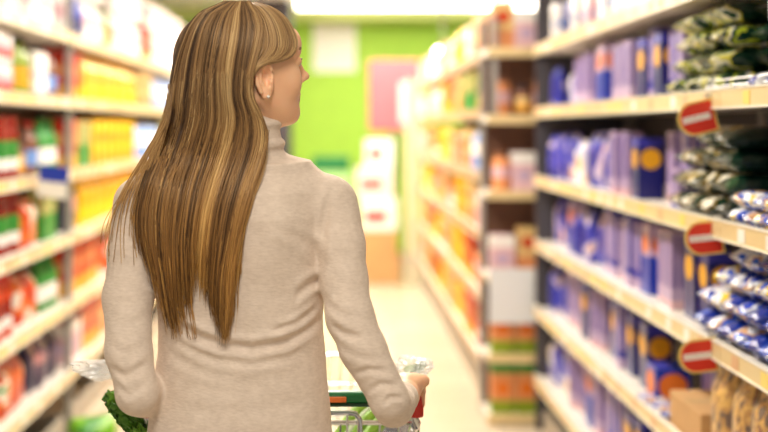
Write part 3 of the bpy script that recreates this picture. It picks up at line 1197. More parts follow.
TZ = [.70, .78, .86, .915, 1.0, 1.06, 1.10, 1.17, 1.24, 1.30, 1.345, 1.38]
TA = [.186, .184, .176, .166, .156, .150, .148, .150, .154, .158, .150, .118]
TB = [.125, .125, .118, .109, .099, .095, .094, .097, .103, .105, .097, .075]
TX = [-.172, -.172, -.172, -.1735, -.173, -.172, -.172, -.174, -.178, -.181, -.181, -.175]
CY = 2.30


def torso(off, z0, z1):
    def f(p):
        z = p[:, 2]
        a, b_, c = interp(z, TZ, TA) + off, interp(z, TZ, TB) + off, interp(z, TZ, TX)
        x, y = p[:, 0] - c, p[:, 1] - CY
        x2, y2 = np.abs(x / a), np.abs(y / b_)
        r = (x2 ** 2.3 + y2 ** 2.3) ** (1 / 2.3)
        d = (r - 1) * b_ * .9
        # spine hollow and shoulder blades on the back
        back = np.clip(-y / b_, 0, 1)
        d = d + .007 * back * np.exp(-(x / .022) ** 2) * np.exp(-((z - 1.15) / .17) ** 2)
        for sx in (-.082, .082):
            d = d - .010 * back * np.exp(-((x - sx) / .045) ** 2) * np.exp(-((z - 1.28) / .07) ** 2)
        dz = np.maximum(z0 - z, z - z1)
        return np.maximum(d, dz)
    return ('u', f, .02)


NX = -.163
SHL = (-.352, 2.30, 1.322)
SHR = (-.012, 2.30, 1.322)
ARM_R = [(SHR, .050), ((.006, 2.27, 1.25), .043), ((.0125, 2.25, 1.19), .041), ((.022, 2.225, 1.13), .0405), ((.046, 2.21, 1.075), .0395), ((.090, 2.193, .992), .033), ((.098, 2.215, .975), .032), ((.106, 2.27, .968), .031), ((.118, 2.33, .966), .028), ((.125, 2.368, .966), .0245)]
ARM_L = [(SHL, .050), ((-.364, 2.28, 1.24), .043), ((-.370, 2.26, 1.16), .042), ((-.362, 2.225, 1.07), .040), ((-.344, 2.205, 1.000), .035), ((-.343, 2.25, .990), .037), ((-.347, 2.32, .978), .032), ((-.350, 2.38, .972), .0265)]


def trunk(off, z0=.80, z1=1.39):
    pr = [torso(off, z0, z1)]
    pr.append(capsule((NX, 2.305, 1.395), (SHR[0] - .02, 2.30, 1.33), .047 + off, .047 + off, .03))
    pr.append(capsule((NX - .01, 2.305, 1.395), (SHL[0] + .02, 2.30, 1.33), .047 + off, .047 + off, .03))
    for arm in (ARM_R, ARM_L):
        for (a, ra), (b_, rb) in zip(arm[:-1], arm[1:]):
            pr.append(capsule(a, b_, ra + off, rb + off, .012))
    return pr


# ---- head frame: face turned to the right
PHI = math.radians(24)
HF = np.array([math.cos(PHI), math.sin(PHI), 0])
HR = np.array([math.sin(PHI), -math.cos(PHI), 0])     # towards her right ear (towards the camera)
HU = np.array([0, 0, 1.0])
# a slight forward nod is left out; origin is the head centre axis
HC0 = np.array([-.157, 2.292, 0])


def hp(f, r, z):
    return HC0 + HF * f + HR * r + HU * z


AX = [HF, HR, HU]


def he(f, r, z, rf, rr, rz, k=.01, op='u', tilt=0):
    ax = AX
    if tilt:
        c, s = math.cos(tilt), math.sin(tilt)
        ax = [HF * c + HU * s, HR, -HF * s + HU * c]
    return ellipsoid(hp(f, r, z), (rf, rr, rz), ax, k, op)


def hcap(a, b_, ra, rb, k=.01):
    return capsule(hp(*a), hp(*b_), ra, rb, k)


body = trunk(-.008, .74, 1.385)
body += [capsule((NX, 2.31, 1.36), (NX + .004, 2.30, 1.50), .052, .050, .03)]
# skull and face
body += [he(-.012, 0, 1.588, .094, .072, .088, .03),
         he(.030, 0, 1.545, .058, .058, .075, .03),
         he(.045, 0, 1.500, .044, .040, .035, .025),
         he(.078, 0, 1.483, .0165, .018, .0165, .018),
         he(.070, 0, 1.612, .024, .045, .03, .02)]
for s in (1, -1):
    body += [hcap((.000, s * .052, 1.512), (.066, s * .016, 1.484), .016, .013, .02),
             he(.060, s * .034, 1.540, .024, .021, .026, .02),
             hcap((.080, s * .012, 1.596), (.066, s * .044, 1.594), .009, .008, .012),
             he(.088, s * .029, 1.577, .014, .015, .010, .008, 's'),
             he(.093, s * .0115, 1.5455, .010, .0075, .0065, .006)]
body += [hcap((.087, 0, 1.585), (.1035, 0, 1.554), .0065, .0078, .010),
         he(.1085, 0, 1.5525, .0075, .0085, .0068, .007),
         he(.085, 0, 1.520, .0115, .021, .0062, .008),
         he(.083, 0, 1.510, .0115, .018, .0066, .008),
         he(.098, 0, 1.5152, .006, .020, .0012, .003, 's')]
# eyelids
for s in (1, -1):
    body += [he(.0745, s * .030, 1.5785, .0135, .016, .0110, .003)]
# ear (her right one faces the camera) and the other
for s in (1, -1):
    body += [he(.001, s * .073, 1.543, .0185, .0065, .030, .006, tilt=.18 if s else 0),
             he(.004, s * .0815, 1.546, .0112, .0125, .0180, .002, 's', tilt=.18),
             he(.004, s * .075, 1.516, .009, .0055, .009, .006),
             he(.012, s * .0755, 1.538, .004, .005, .006, .003)]
    rim_ = [(.012, 1.560), (.007, 1.570), (-.004, 1.573), (-.014, 1.564), (-.0165, 1.550), (-.0135, 1.533), (-.007, 1.520)]
    body += [hcap((f0, s * .0785, z0), (f1, s * .0785, z1), .0038, .0038, .002) for (f0, z0), (f1, z1) in zip(rim_[:-1], rim_[1:])]
    body += [hcap((-.008, s * .0765, 1.556), (-.007, s * .0765, 1.534), .003, .003, .003)]


def hand(pre, W, K, fingers, thumb):
    """wrist W, knuckle points K, finger joint chains"""
    out = [capsule(pre, W, .026, .0215, .012)]
    for kx in K:
        out.append(capsule(W, kx, .019, .0115, .014))
    for ch in fingers:
        rs = [.0105, .0092, .0082, .0072]
        for i in range(3):
            out.append(capsule(ch[i], ch[i + 1], rs[i], rs[i + 1], .003))
    rs = [.015, .0118, .0098, .0088]
    for i in range(len(thumb) - 1):
        out.append(capsule(thumb[i], thumb[i + 1], rs[i], rs[i + 1], .005))
    return out


BZ, BY = .936, 2.478          # handle bar axis


def grip(xs, wrist, pre, sgn):
    lens = [.030, .034, .032, .026]
    F, K = [], []
    for x, l in zip(xs, lens):
        m_ = (x, 2.448 - (.034 - l), .979 - (.034 - l) * .4)
        p1 = (x + .001, 2.487, .9705)
        p2 = (x, 2.5015 + (l - .030) * .3, .944)
        p3 = (x - .001, 2.488, .917 + (.034 - l) * .4)
        F.append([m_, p1, p2, p3])
        K.append(m_)
    x0 = xs[0]
    th = [(wrist[0] - sgn * .008, wrist[1] + .018, wrist[2] - .002), (x0 - sgn * .014, 2.432, .960), (x0 - sgn * .021, 2.455, .936), (x0 - sgn * .008, 2.464, .914)]
    return hand(pre, wrist, K, F, th)


# right hand: index inside
body += grip([.109, .129, .148, .165], (.131, 2.395, .970), (.127, 2.355, .966), 1)
body += grip([-.330, -.350, -.370, -.389], (-.357, 2.400, .972), (-.352, 2.365, .972), -1)
# legs
for s, fy in ((-1, 2.26), (1, 2.40)):
    hx = -.172 + s * .085
    body += [capsule((hx, 2.30, .84), (hx, (2.30 + fy) / 2 + .01, .48), .082, .048, .03),
             capsule((hx, (2.30 + fy) / 2 + .01, .48), (hx, fy, .09), .047, .032, .02),
             capsule((hx, fy - .02, .045), (hx, fy + .12, .035), .03, .022, .02)]

V, F = surface(body, (-.47, 2.05, .0), (.26, 2.60, 1.70), .0028)


def skin_material():
    m = bpy.data.materials.new('skin')
    m.use_nodes = True
    nt = m.node_tree
    b = nt.nodes['Principled BSDF']
    b.inputs['Base Color'].default_value = rgb(232, 176, 138)
    b.inputs['Roughness'].default_value = .45
    b.inputs['Subsurface Weight'].default_value = .25
    b.inputs['Subsurface Radius'].default_value = (.02, .008, .004)
    b.inputs['Subsurface Scale'].default_value = .3
    tc = nt.nodes.new('ShaderNodeTexCoord')
    n = nt.nodes.new('ShaderNodeTexNoise')
    n.inputs['Scale'].default_value = 22
    nt.links.new(tc.outputs['Object'], n.inputs['Vector'])
    mx = nt.nodes.new('ShaderNodeMix')
    mx.data_type = 'RGBA'
    mx.inputs[6].default_value = rgb(236, 178, 138)
    mx.inputs[7].default_value = rgb(246, 198, 160)
    nt.links.new(n.outputs['Fac'], mx.inputs[0])
    nt.links.new(mx.outputs[2], b.inputs['Base Color'])
    return m


m_skin = skin_material()
m_lip = mat('lip_rose', (196, 104, 96), .4)
m_brow = mat('brow_brown', (160, 116, 84), .7)
cen = V[F].mean(1)
loc_f = (cen - HC0) @ HF
loc_r = (cen - HC0) @ HR
mi = np.zeros(len(F), int)
z_ = cen[:, 2]
mi[(loc_f > .084) & (np.abs(loc_r) < .021) & (z_ > 1.505) & (z_ < 1.5245)] = 1
arch = 1.6015 - 8 * (np.abs(loc_r) - .028) ** 2
mi[(loc_f > .055) & (np.abs(loc_r) > .012) & (np.abs(loc_r) < .047) & (np.abs(z_ - arch) < .0022)] = 2
person = link('person', mesh_np('body', V, F, [m_skin, m_lip, m_brow], mi))
tag(person, 'long-haired person in a beige turtleneck sweater seen from behind, pushing the shopping cart', 'person')
person_data = V

# eyes, earring
for s in (1, -1):
    for nm, f, r, m in (('eyeball', .0775, .0105, mat('eye_white', (240, 236, 232), .2)), ('iris', .0845, .0045, mat('iris_brown', (70, 50, 40), .15))):
        mb = MB()
        c = hp(f, s * .0305, 1.5775)
        mb.lathe([(r * math.sin(PI * (i + .01) / 10.02), -r * math.cos(PI * i / 10)) for i in range(11)], m, n=14)
        o = mb.build(nm, person, True)
        o.location = c
    lash = MB()
    pts = [hp(.0885 - 60 * (q * .001) ** 2 * 1.0, s * (.0305 + q * .001), 1.5825 - 22 * (q * .001) ** 2) for q in range(-12, 13, 3)]
    lash.tube(pts, .0013, mat('lash_dark', (40, 28, 24), .6), n=6)
    lash.build('eyelashes', person, True)
mb = MB()
mb.lathe([(.0004, -.003), (.0022, -.002), (.003, 0), (.0022, .002), (.0004, .003)], mat('pearl', (244, 238, 230), .15), n=12)
o = mb.build('earring', person, True)
o.location = hp(.005, .082, 1.5125)
o['label'] = 'small pearl earring'

# ---- sweater
def seg_d(px, pz, a, b_):
    ax_, az = a
    bx_, bz = b_
    dx, dz = bx_ - ax_, bz - az
    t = np.clip(((px - ax_) * dx + (pz - az) * dz) / (dx * dx + dz * dz), 0, 1)
    return np.hypot(px - ax_ - t * dx, pz - az - t * dz), t


def q(px, py, Y=2.2):
    p = P(px, py, Y)
    return (p[0], p[2])


# creases (photo-measured lines on the back of the sweater): points, depth, width
FOLDS = [([(154, 316), (172, 326), (196, 338), (224, 347), (252, 350), (284, 344), (312, 330), (326, 322)], .0070, .0085),
         ([(158, 334), (182, 346), (214, 359), (248, 362), (282, 358), (306, 352)], .0032, .009),
         ([(160, 350), (180, 362), (205, 372), (240, 377)], .0014, .010),
         ([(318, 312), (296, 326), (268, 334)], .004, .006),
         ([(321, 268), (312, 250), (298, 236), (284, 228)], .0022, .010),
         ([(322, 282), (308, 288), (292, 300)], .003, .008),
         ([(333, 184), (327, 206), (324, 232), (322, 262)], .0020, .006),
         ([(128, 190), (138, 214), (146, 240), (150, 262)], .0035, .006),
         ([(152, 286), (166, 300), (178, 318)], .004, .007),
         ([(150, 262), (162, 250), (176, 242)], .003, .008),
         ([(160, 398), (200, 410), (260, 412), (318, 402)], .0012, .014),
         ([(170, 384), (210, 392), (250, 392)], .0010, .012),
         # sleeve creases
         ([(322, 300), (338, 312), (358, 316)], .0022, .007),
         ([(328, 322), (344, 332), (366, 336)], .0035, .006),
         ([(336, 344), (352, 352), (376, 356)], .0016, .006),
         ([(352, 372), (368, 366), (390, 368)], .003, .005),
         ([(366, 388), (380, 380), (398, 382)], .003, .005),
         ([(380, 400), (390, 392), (404, 394)], .003, .004),
         ([(108, 318), (126, 326), (150, 318)], .0014, .008),
         ([(108, 344), (128, 352), (152, 344)], .0018, .008),
         ([(110, 366), (128, 374), (150, 362)], .003, .006),
         ([(118, 384), (132, 392), (150, 380)], .002, .006)]
FOLDS = [([q(*c) for c in pts], a, w) for pts, a, w in FOLDS]


def sweater_post(p, d):
    px, pz, py = p[:, 0], p[:, 2], p[:, 1]
    back = np.clip((2.33 - py) / .06, 0, 1)
    for pts, a, w in FOLDS:
        best = np.full(len(p), 9.0)
        for i in range(len(pts) - 1):
            e, _ = seg_d(px, pz, pts[i], pts[i + 1])
            best = np.minimum(best, e)
        # taper at both ends
        xs = (px - pts[0][0]) / (pts[-1][0] - pts[0][0] + 1e-6) if abs(pts[-1][0] - pts[0][0]) > abs(pts[-1][1] - pts[0][1]) else (pz - pts[0][1]) / (pts[-1][1] - pts[0][1] + 1e-6)
        tp = np.clip(np.minimum(xs, 1 - xs) * 4, .0, 1)
        d = d + back * tp * (a * np.exp(-(best / w) ** 2) - a * .75 * np.exp(-((best - 1.9 * w) / w) ** 2))
    # loose knit unevenness
    d = d + .0008 * np.sin(px * 61 + pz * 23) * np.sin(pz * 47 - px * 31 + py * 20)
    # gathered cuffs and hem
    return d


sw = trunk(0, .79, 1.395)
# turtleneck
sw += [capsule((NX + .003, 2.30, 1.395), (NX + .004, 2.297, 1.455), .063, .0565, .015)]
tn = ellipsoid((NX + .004, 2.297, 1.497), (.058, .060, .022), None, .004, 's')
sw += [tn]
for zz in (1.408,):
    pass


def neck_ring(p):
    x, y, z = p[:, 0] - NX - .003, p[:, 1] - 2.30, p[:, 2]
    r = np.hypot(x, y)
    return np.hypot(r - .058, z - (1.424 + .10 * x)) - .009


sw += [('u', neck_ring, .006)]
sw += [('u', lambda p: np.hypot(np.hypot(p[:, 0] - NX - .004, p[:, 1] - 2.298) - .0545, p[:, 2] - 1.463 - .06 * (p[:, 0] - NX)) - .0065, .006)]
SV, SF = surface(sw, (-.46, 2.1, .76), (.2, 2.50, 1.50), .0028, post=sweater_post)

m_knit = bpy.data.materials.new('beige_knit')
m_knit.use_nodes = True
nt = m_knit.node_tree
b = nt.nodes['Principled BSDF']
b.inputs['Roughness'].default_value = .9
b.inputs['Specular IOR Level'].default_value = .15
b.inputs['Sheen Weight'].default_value = .35
b.inputs['Sheen Roughness'].default_value = .5
b.inputs['Sheen Tint'].default_value = rgb(250, 232, 214)
tc = nt.nodes.new('ShaderNodeTexCoord')
n1 = nt.nodes.new('ShaderNodeTexNoise'); n1.inputs['Scale'].default_value = 260; n1.inputs['Detail'].default_value = 2
mp = nt.nodes.new('ShaderNodeMapping'); mp.inputs['Scale'].default_value = (.35, .35, 1)
nt.links.new(tc.outputs['Object'], mp.inputs['Vector'])
nt.links.new(mp.outputs['Vector'], n1.inputs['Vector'])
n2 = nt.nodes.new('ShaderNodeTexNoise'); n2.inputs['Scale'].default_value = 60; n2.inputs['Detail'].default_value = 4
nt.links.new(tc.outputs['Object'], n2.inputs['Vector'])
mx = nt.nodes.new('ShaderNodeMix'); mx.data_type = 'RGBA'
mx.inputs[6].default_value = rgb(194, 174, 157); mx.inputs[7].default_value = rgb(240, 224, 209)
av = nt.nodes.new('ShaderNodeMath'); av.operation = 'MULTIPLY_ADD'; av.inputs[1].default_value = .6
sc2 = nt.nodes.new('ShaderNodeMath'); sc2.operation = 'MULTIPLY'; sc2.inputs[1].default_value = .4
nt.links.new(n2.outputs['Fac'], sc2.inputs[0])
nt.links.new(n1.outputs['Fac'], av.inputs[0]); nt.links.new(sc2.outputs[0], av.inputs[2])
nt.links.new(av.outputs[0], mx.inputs[0]); nt.links.new(mx.outputs[2], b.inputs['Base Color'])
bp = nt.nodes.new('ShaderNodeBump'); bp.inputs['Strength'].default_value = .5; bp.inputs['Distance'].default_value = .003
nt.links.new(av.outputs[0], bp.inputs['Height']); nt.links.new(bp.outputs['Normal'], b.inputs['Normal'])
link('sweater', mesh_np('sweater', SV, SF, [m_knit]), person)

# ---- jeans and shoes (below the picture's edge, they carry her)
jn = [torso(-.004, .76, .86)]
for s, fy in ((-1, 2.26), (1, 2.40)):
    hx = -.172 + s * .085
    jn += [capsule((hx, 2.30, .80), (hx, (2.30 + fy) / 2 + .01, .48), .092, .06, .03),
           capsule((hx, (2.30 + fy) / 2 + .01, .48), (hx, fy, .12), .06, .048, .02)]
JV, JF = surface(jn, (-.42, 2.1, .0), (.08, 2.55, .92), .006)
link('jeans', mesh_np('jeans', JV, JF, [mat('denim', (52, 62, 92), .8, bump=(120, .3))]), person)
for s, fy in ((-1, 2.26), (1, 2.40)):
    hx = -.172 + s * .085
    sh = [capsule((hx, fy - .03, .042), (hx, fy + .03, .045), .04, .042, .02), capsule((hx, fy, .05), (hx, fy + .15, .034), .038, .032, .03),
          ellipsoid((hx, fy, .10), (.045, .05, .035), None, .02)]
    XV, XFc = surface(sh, (hx - .08, fy - .12, -.01), (hx + .08, fy + .24, .16), .006,
                      post=lambda p, d: np.maximum(d, .001 - p[:, 2]))
    link('shoe', mesh_np('shoe', XV, XFc, [mat('shoe_black', (30, 28, 28), .4)]), person)

# =================================================================== HAIR
m_hair = bpy.data.materials.new('hair_brown_blonde')
m_hair.use_nodes = True
nt = m_hair.node_tree
b = nt.nodes['Principled BSDF']
b.inputs['Roughness'].default_value = .36
b.inputs['Specular IOR Level'].default_value = .55
b.inputs['Specular Tint'].default_value = rgb(255, 226, 190)
at = nt.nodes.new('ShaderNodeAttribute'); at.attribute_name = 'tone'
r = nt.nodes.new('ShaderNodeValToRGB')
stops = [(0, (62, 46, 36)), (.25, (106, 80, 56)), (.5, (156, 122, 82)), (.75, (204, 172, 122)), (1, (236, 212, 166))]
els = r.color_ramp.elements
while len(els) < len(stops):
    els.new(.5)
for e, (p_, c) in zip(els, stops):
    e.position = p_
    e.color = rgb(*c)
nt.links.new(at.outputs['Fac'], r.inputs[0])
al = nt.nodes.new('ShaderNodeAttribute'); al.attribute_name = 'along'
hx_ = nt.nodes.new('ShaderNodeMix'); hx_.data_type = 'RGBA'; hx_.blend_type = 'MULTIPLY'
hx_.inputs[7].default_value = (1.12, .93, .58, 1)
nt.links.new(al.outputs['Fac'], hx_.inputs[0]); nt.links.new(r.outputs['Color'], hx_.inputs[6])
nt.links.new(hx_.outputs[2], b.inputs['Base Color'])

HEX, HEY, HEZ = -.189, 2.292, 1.580
HRX, HRY, HRZ = .1165, .094, .107
# depth maps of what the hair lies on
CELL = .006
GX0, GZ0 = -.5, .7
NXC, NZC = 130, 180


def depthmap(*vs):
    D = np.full((NXC, NZC), 9.0)
    for v in vs:
        i = ((v[:, 0] - GX0) / CELL).astype(int)
        j = ((v[:, 2] - GZ0) / CELL).astype(int)
        ok = (i >= 0) & (i < NXC) & (j >= 0) & (j < NZC)
        np.minimum.at(D, (i[ok], j[ok]), v[ok, 1])
    # close pin holes, then let the map spread by one cell so that hair clears edges
    for _ in range(2):
        S_ = np.stack([np.roll(np.roll(D, a, 0), c, 1) for a in (-1, 0, 1) for c in (-1, 0, 1)])
        D = np.minimum(D, S_.min(0) + .003)
    return D


# under-hair: closed volume hugging the skull, open at the face
capm = [ellipsoid((HEX, HEY, HEZ), (HRX - .012, HRY - .008, HRZ - .010), None),
        ellipsoid((-.195, 2.288, 1.50), (.078, .062, .10), None, .03)]
face_cut = [ellipsoid(hp(.088, 0, 1.535), (.062, .10, .075), AX, .01, 's'),
            ellipsoid(hp(.018, .085, 1.525), (.045, .05, .052), AX, .01, 's'),
            ellipsoid(hp(.04, .05, 1.47), (.07, .07, .06), AX, .01, 's')]
CV, CF = surface(capm + face_cut, (-.34, 2.15, 1.36), (0, 2.45, 1.72), .004)
DM = depthmap(person_data, SV, CV)


def ysurf(x, z):
    fx = (x - GX0) / CELL - .5
    fz = (z - GZ0) / CELL - .5
    i = np.clip(fx.astype(int), 0, NXC - 2)
    j = np.clip(fz.astype(int), 0, NZC - 2)
    a, c = np.clip(fx - i, 0, 1), np.clip(fz - j, 0, 1)
    return (D0 := DM)[i, j] * (1 - a) * (1 - c) + D0[i + 1, j] * a * (1 - c) + D0[i, j + 1] * (1 - a) * c + D0[i + 1, j + 1] * a * c




def ell_y(x, z, shrink=0):
    zz = np.maximum(z - HEZ, 0) / (HRZ - shrink)
    xx = (x - HEX) / (HRX - shrink)
    q_ = np.clip(1 - zz ** 2 - xx ** 2, 0, 1)
    return HEY - (HRY - shrink) * np.sqrt(q_)


LV = np.array([1.5, 12, 26, 44, 62, 80, 98, 116, 134, 155, 182, 212, 244, 276, 306, 337.])
GS = np.array([0, .25, .5, .75, 1])
GX = np.array([
    [250, 259, 264, 261, 256, 252, 253, 261, 266, 263, 254, 245, 238, 233, 231, 227],
    [244, 247, 249, 247, 244, 242, 242, 247, 247, 242, 233, 225, 220, 217, 217, 220],
    [238, 231, 227, 224, 221, 220, 221, 222, 219, 213, 204, 197, 193, 193, 195, 200],
    [230, 212, 203, 198, 195, 193, 191, 190, 186, 179, 171, 166, 165, 167, 170, 175],
    [224, 200, 188, 180, 174, 171, 169, 167, 162, 154, 144, 137, 139, 148, 156, 163]], float)


def smooth_t(tt, xs, ys):
    """catmull-rom through (xs, ys)"""
    i = np.clip(np.searchsorted(xs, tt) - 1, 0, len(xs) - 2)
    t = (tt - xs[i]) / (xs[i + 1] - xs[i])
    p0 = ys[np.maximum(i - 1, 0)]
    p1, p2 = ys[i], ys[i + 1]
    p3 = ys[np.minimum(i + 2, len(xs) - 1)]
    return .5 * ((2 * p1) + (-p0 + p2) * t + (2 * p0 - 5 * p1 + 4 * p2 - p3) * t ** 2 + (-p0 + 3 * p1 - 3 * p2 + p3) * t ** 3)


NSEG = 34


def to_world(px, py, Y0=2.21):
    return (px - 337) * Y0 / FPX, HC - (py - 127) * Y0 / FPX


def noise1(s, seed, f):
    r_ = np.random.default_rng(seed)
    tab = r_.uniform(-1, 1, 4096)
    u = s * f + 100
    i = np.floor(u).astype(int)
    t = u - i
    t = t * t * (3 - 2 * t)
    return tab[i % 4096] * (1 - t) + tab[(i + 1) % 4096] * t


def tubes(paths, rad, tone, sides=4):
    """paths (N,K,3), rad (N,K), tone (N,) -> quads"""
    N, K, _ = paths.shape
    T = np.gradient(paths, axis=1)
    T /= np.linalg.norm(T, axis=2, keepdims=True) + 1e-9
    A = np.cross(T, np.array([0, 1.0, 0.15]))
    A /= np.linalg.norm(A, axis=2, keepdims=True) + 1e-9
    B = np.cross(T, A)
    ang = 2 * PI * np.arange(sides) / sides
    ring = paths[:, :, None] + rad[:, :, None, None] * (A[:, :, None] * np.cos(ang)[:, None] + B[:, :, None] * np.sin(ang)[:, None])
    V_ = ring.reshape(-1, 3)
    base = (np.arange(N)[:, None, None] * K + np.arange(K - 1)[None, :, None]) * sides
    j = np.arange(sides)
    a = base + j
    c = base + (j + 1) % sides
    F_ = np.stack([a, c, c + sides, a + sides], -1).reshape(-1, 4)
    return V_, F_, np.repeat(tone, K * sides)


parts_v, parts_f, parts_t = [], [], []
off = 0


def add_hair(v, f, t):
    global off
    parts_v.append(v)
    parts_f.append(f + off)
    parts_t.append(t)
    off += len(v)


def back_hair(N, seed, lay0, lay1, rad0, mirror=False):
    r_ = np.random.default_rng(seed)
    s = r_.uniform(0, 1, N)
    s = np.where(r_.random(N) < .25, np.clip(s * .4, 0, 1), s)
    sc = np.round(s * 46) / 46                                   # locks
    # end level by position
    end = np.interp(s, [0, .12, .25, .36, .5, .62, .75, .88, 1], [334, 340, 330, 290, 286, 312, 336, 320, 262]) + r_.uniform(-46, 4, N) + 12 * noise1(s, seed + 1, 22)
    s = np.where((s > .9) & (r_.random(N) < .45), s - r_.uniform(.1, .5, N), s)
    end = np.where(r_.random(N) < .16, end * r_.uniform(.6, .95, N), end)
    tt = 1.5 + (end[:, None] - 1.5) * np.linspace(0, 1, NSEG)[None] ** .93
    gx = np.zeros((len(GS), N, NSEG))
    for g in range(len(GS)):
        gx[g] = smooth_t(tt, LV, GX[g])
    u = tt / 340
    clump = (sc - s)[:, None] * np.clip(u * 1.6 - .15, 0, .75)   # strands close up towards the tips
    ss = np.clip(s[:, None] + clump + .010 * noise1(s, seed + 2, 300)[:, None] * u * 2 + .006 * np.sin(u * 9 + s[:, None] * 90) * u, 0, 1)
    k = np.clip((ss * 4).astype(int), 0, 3)
    w = ss * 4 - k
    I, J = np.meshgrid(np.arange(N), np.arange(NSEG), indexing='ij')
    x_px = gx[k, I, J] * (1 - w) + gx[k + 1, I, J] * w
    # a touch of individual wander
    x_px = x_px + r_.normal(0, 1, N)[:, None] * 2.2 * u ** 1.5 + r_.normal(0, 1.0, N)[:, None] * np.sin(u * 7 + r_.uniform(0, 6, N)[:, None]) * u * 1.6
    lay = r_.uniform(lay0, lay1, N)
    X, Z = to_world(x_px, tt)
    Ye = ell_y(X, Z, 0) + lay[:, None] * .9
    # below the nape the hair follows the back
    Yb = np.minimum(ysurf(X, Z) - .004 - (lay1 - lay[:, None]) * .7, 2.33)
    lower = np.clip((tt - 96) / 60, 0, 1)
    Y = np.minimum(Ye * (1 - lower) + np.minimum(Yb, np.maximum(Ye, Yb)) * lower, Yb)
    # smooth the depth along each strand
    for _ in range(3):
        Y[:, 1:-1] = (Y[:, :-2] + Y[:, 1:-1] * 2 + Y[:, 2:]) / 4
    Y = np.minimum(Y, Yb + .002)
    X, Z = to_world(x_px, tt, Y)
    paths = np.stack([X, Y, Z], -1)
    tip = np.clip((1 - np.linspace(0, 1, NSEG)) * 6, .25, 1)[None]
    rad = rad0 * r_.uniform(.7, 1.25, N)[:, None] * tip
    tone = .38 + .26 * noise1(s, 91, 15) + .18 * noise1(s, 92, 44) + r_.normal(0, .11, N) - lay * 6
    tone = tone + .14 * np.exp(-((s - .5) / .09) ** 2) + .10 * np.exp(-((s - .25) / .05) ** 2) - .10 * np.clip((s - .7) / .15, 0, 1)
    return paths, rad, np.clip(tone, 0, 1)


for N, sd, l0, l1, rd in ((1100, 11, .010, .024, .0012), (2100, 12, .001, .012, .0008), (900, 13, -.003, .004, .0005)):
    pth, rad, tone = back_hair(N, sd, l0, l1, rd)
    add_hair(*tubes(pth, rad, tone))

# front hair swept from the parting over the temple and behind the ear
BP1 = np.array([(257, 2.5), (272, 7), (285, 17), (293, 30), (296.5, 43), (293, 54), (284, 60), (272, 63), (262, 67), (255, 76)], float)
BP0 = np.array([(244, 2.5), (251, 8), (257, 20), (260, 34), (260, 46), (258, 54), (256, 60), (254, 64), (253, 70), (251, 80)], float)


def front_hair(N, seed, l0, l1, rd):
    r_ = np.random.default_rng(seed)
    s = r_.uniform(0, 1, N) ** .85
    K = 22
    tk = np.linspace(0, 9, K)[None] * np.ones((N, 1))
    xi = np.arange(10.)
    a = np.stack([smooth_t(tk, xi, BP0[:, c]) for c in (0, 1)], -1)
    c = np.stack([smooth_t(tk, xi, BP1[:, c]) for c in (0, 1)], -1)
    u = np.linspace(0, 1, K)[None]
    ss = np.clip(s[:, None] + r_.normal(0, .03, N)[:, None] * u, -.02, 1.03)
    p = a * (1 - ss[..., None]) + c * ss[..., None]
    X, Z = to_world(p[..., 0] + r_.normal(0, .6, N)[:, None] * u, p[..., 1] + r_.normal(0, 1.2, N)[:, None] * u, 2.25)
    lay = r_.uniform(l0, l1, N)[:, None]
    Y = np.minimum(ell_y(X, Z) + lay, ysurf(X, Z) - .003 - (l1 - lay) * .6)
    Y = np.where(X > -.078, np.minimum(Y, 2.30), Y)
    for _ in range(3):
        Y[:, 1:-1] = (Y[:, :-2] + Y[:, 1:-1] * 2 + Y[:, 2:]) / 4
    paths = np.stack([X, Y, Z], -1)
    rad = rd * r_.uniform(.7, 1.2, N)[:, None] * np.clip((1 - u) * 6, .3, 1)
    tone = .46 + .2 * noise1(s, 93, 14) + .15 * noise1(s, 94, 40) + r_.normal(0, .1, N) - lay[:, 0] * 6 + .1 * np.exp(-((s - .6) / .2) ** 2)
    return paths, rad, np.clip(tone, 0, 1)


for N, sd, l0, l1, rd in ((420, 21, .006, .016, .0012), (900, 22, 0, .008, .0008)):
    add_hair(*tubes(*front_hair(N, sd, l0, l1, rd)))

# the far side of her head: mirrored fall, seen only from elsewhere
pth, rad, tone = back_hair(900, 31, .0, .014, .0013)
far = pth[:, :18].copy()
far[..., 1] = 2 * HEY - np.minimum(ell_y(far[..., 0], far[..., 2], 0) + .004, 2.30)
add_hair(*tubes(far, rad[:, :18], tone))
# loose wisps
r_ = np.random.default_rng(5)
wl = []
WA = [(172, 84), (168, 118), (158, 152), (148, 188), (146, 226), (154, 268)]
WB = [(171, 84), (162, 124), (140, 162), (118, 196), (105, 226), (101, 262)]
WC = [(255, 130), (250, 170), (236, 215), (226, 260), (222, 305), (222, 345)]
WD = [(268, 130), (264, 165), (252, 205), (243, 240), (238, 280), (236, 315)]
WE = [(170, 150), (156, 200), (152, 240), (158, 280), (166, 310), (172, 340)]
WF = [(200, 150), (196, 200), (192, 250), (192, 290), (194, 320), (196, 340)]
for A_, B_, n_, ln in ((WA, WB, 85, 1.0), (WC, WD, 60, .95), (WE, WF, 70, 1.0)):
    for c in range(n_):
        u_ = r_.random() ** (1.4 if A_ is WA else 1)
        a = np.array(A_, float) * (1 - u_) + np.array(B_, float) * u_ + r_.normal(0, 1.3, (6, 2)) * np.array([1, .3])
        tk = np.linspace(0, 5 * ln * r_.uniform(.55, 1), NSEG)
        wl.append(np.stack([smooth_t(tk, np.arange(6) * 1.0, a[:, k]) for k in (0, 1)], -1))
wl = np.array(wl)
X, Z = to_world(wl[..., 0], wl[..., 1])
Y = np.minimum(np.minimum(ysurf(X, Z) - .006, ell_y(X, Z) - .001 + 9 * (Z < 1.46)), 2.26)
for _ in range(4):
    Y[:, 1:-1] = (Y[:, :-2] + Y[:, 1:-1] * 2 + Y[:, 2:]) / 4
X, Z = to_world(wl[..., 0], wl[..., 1], Y)
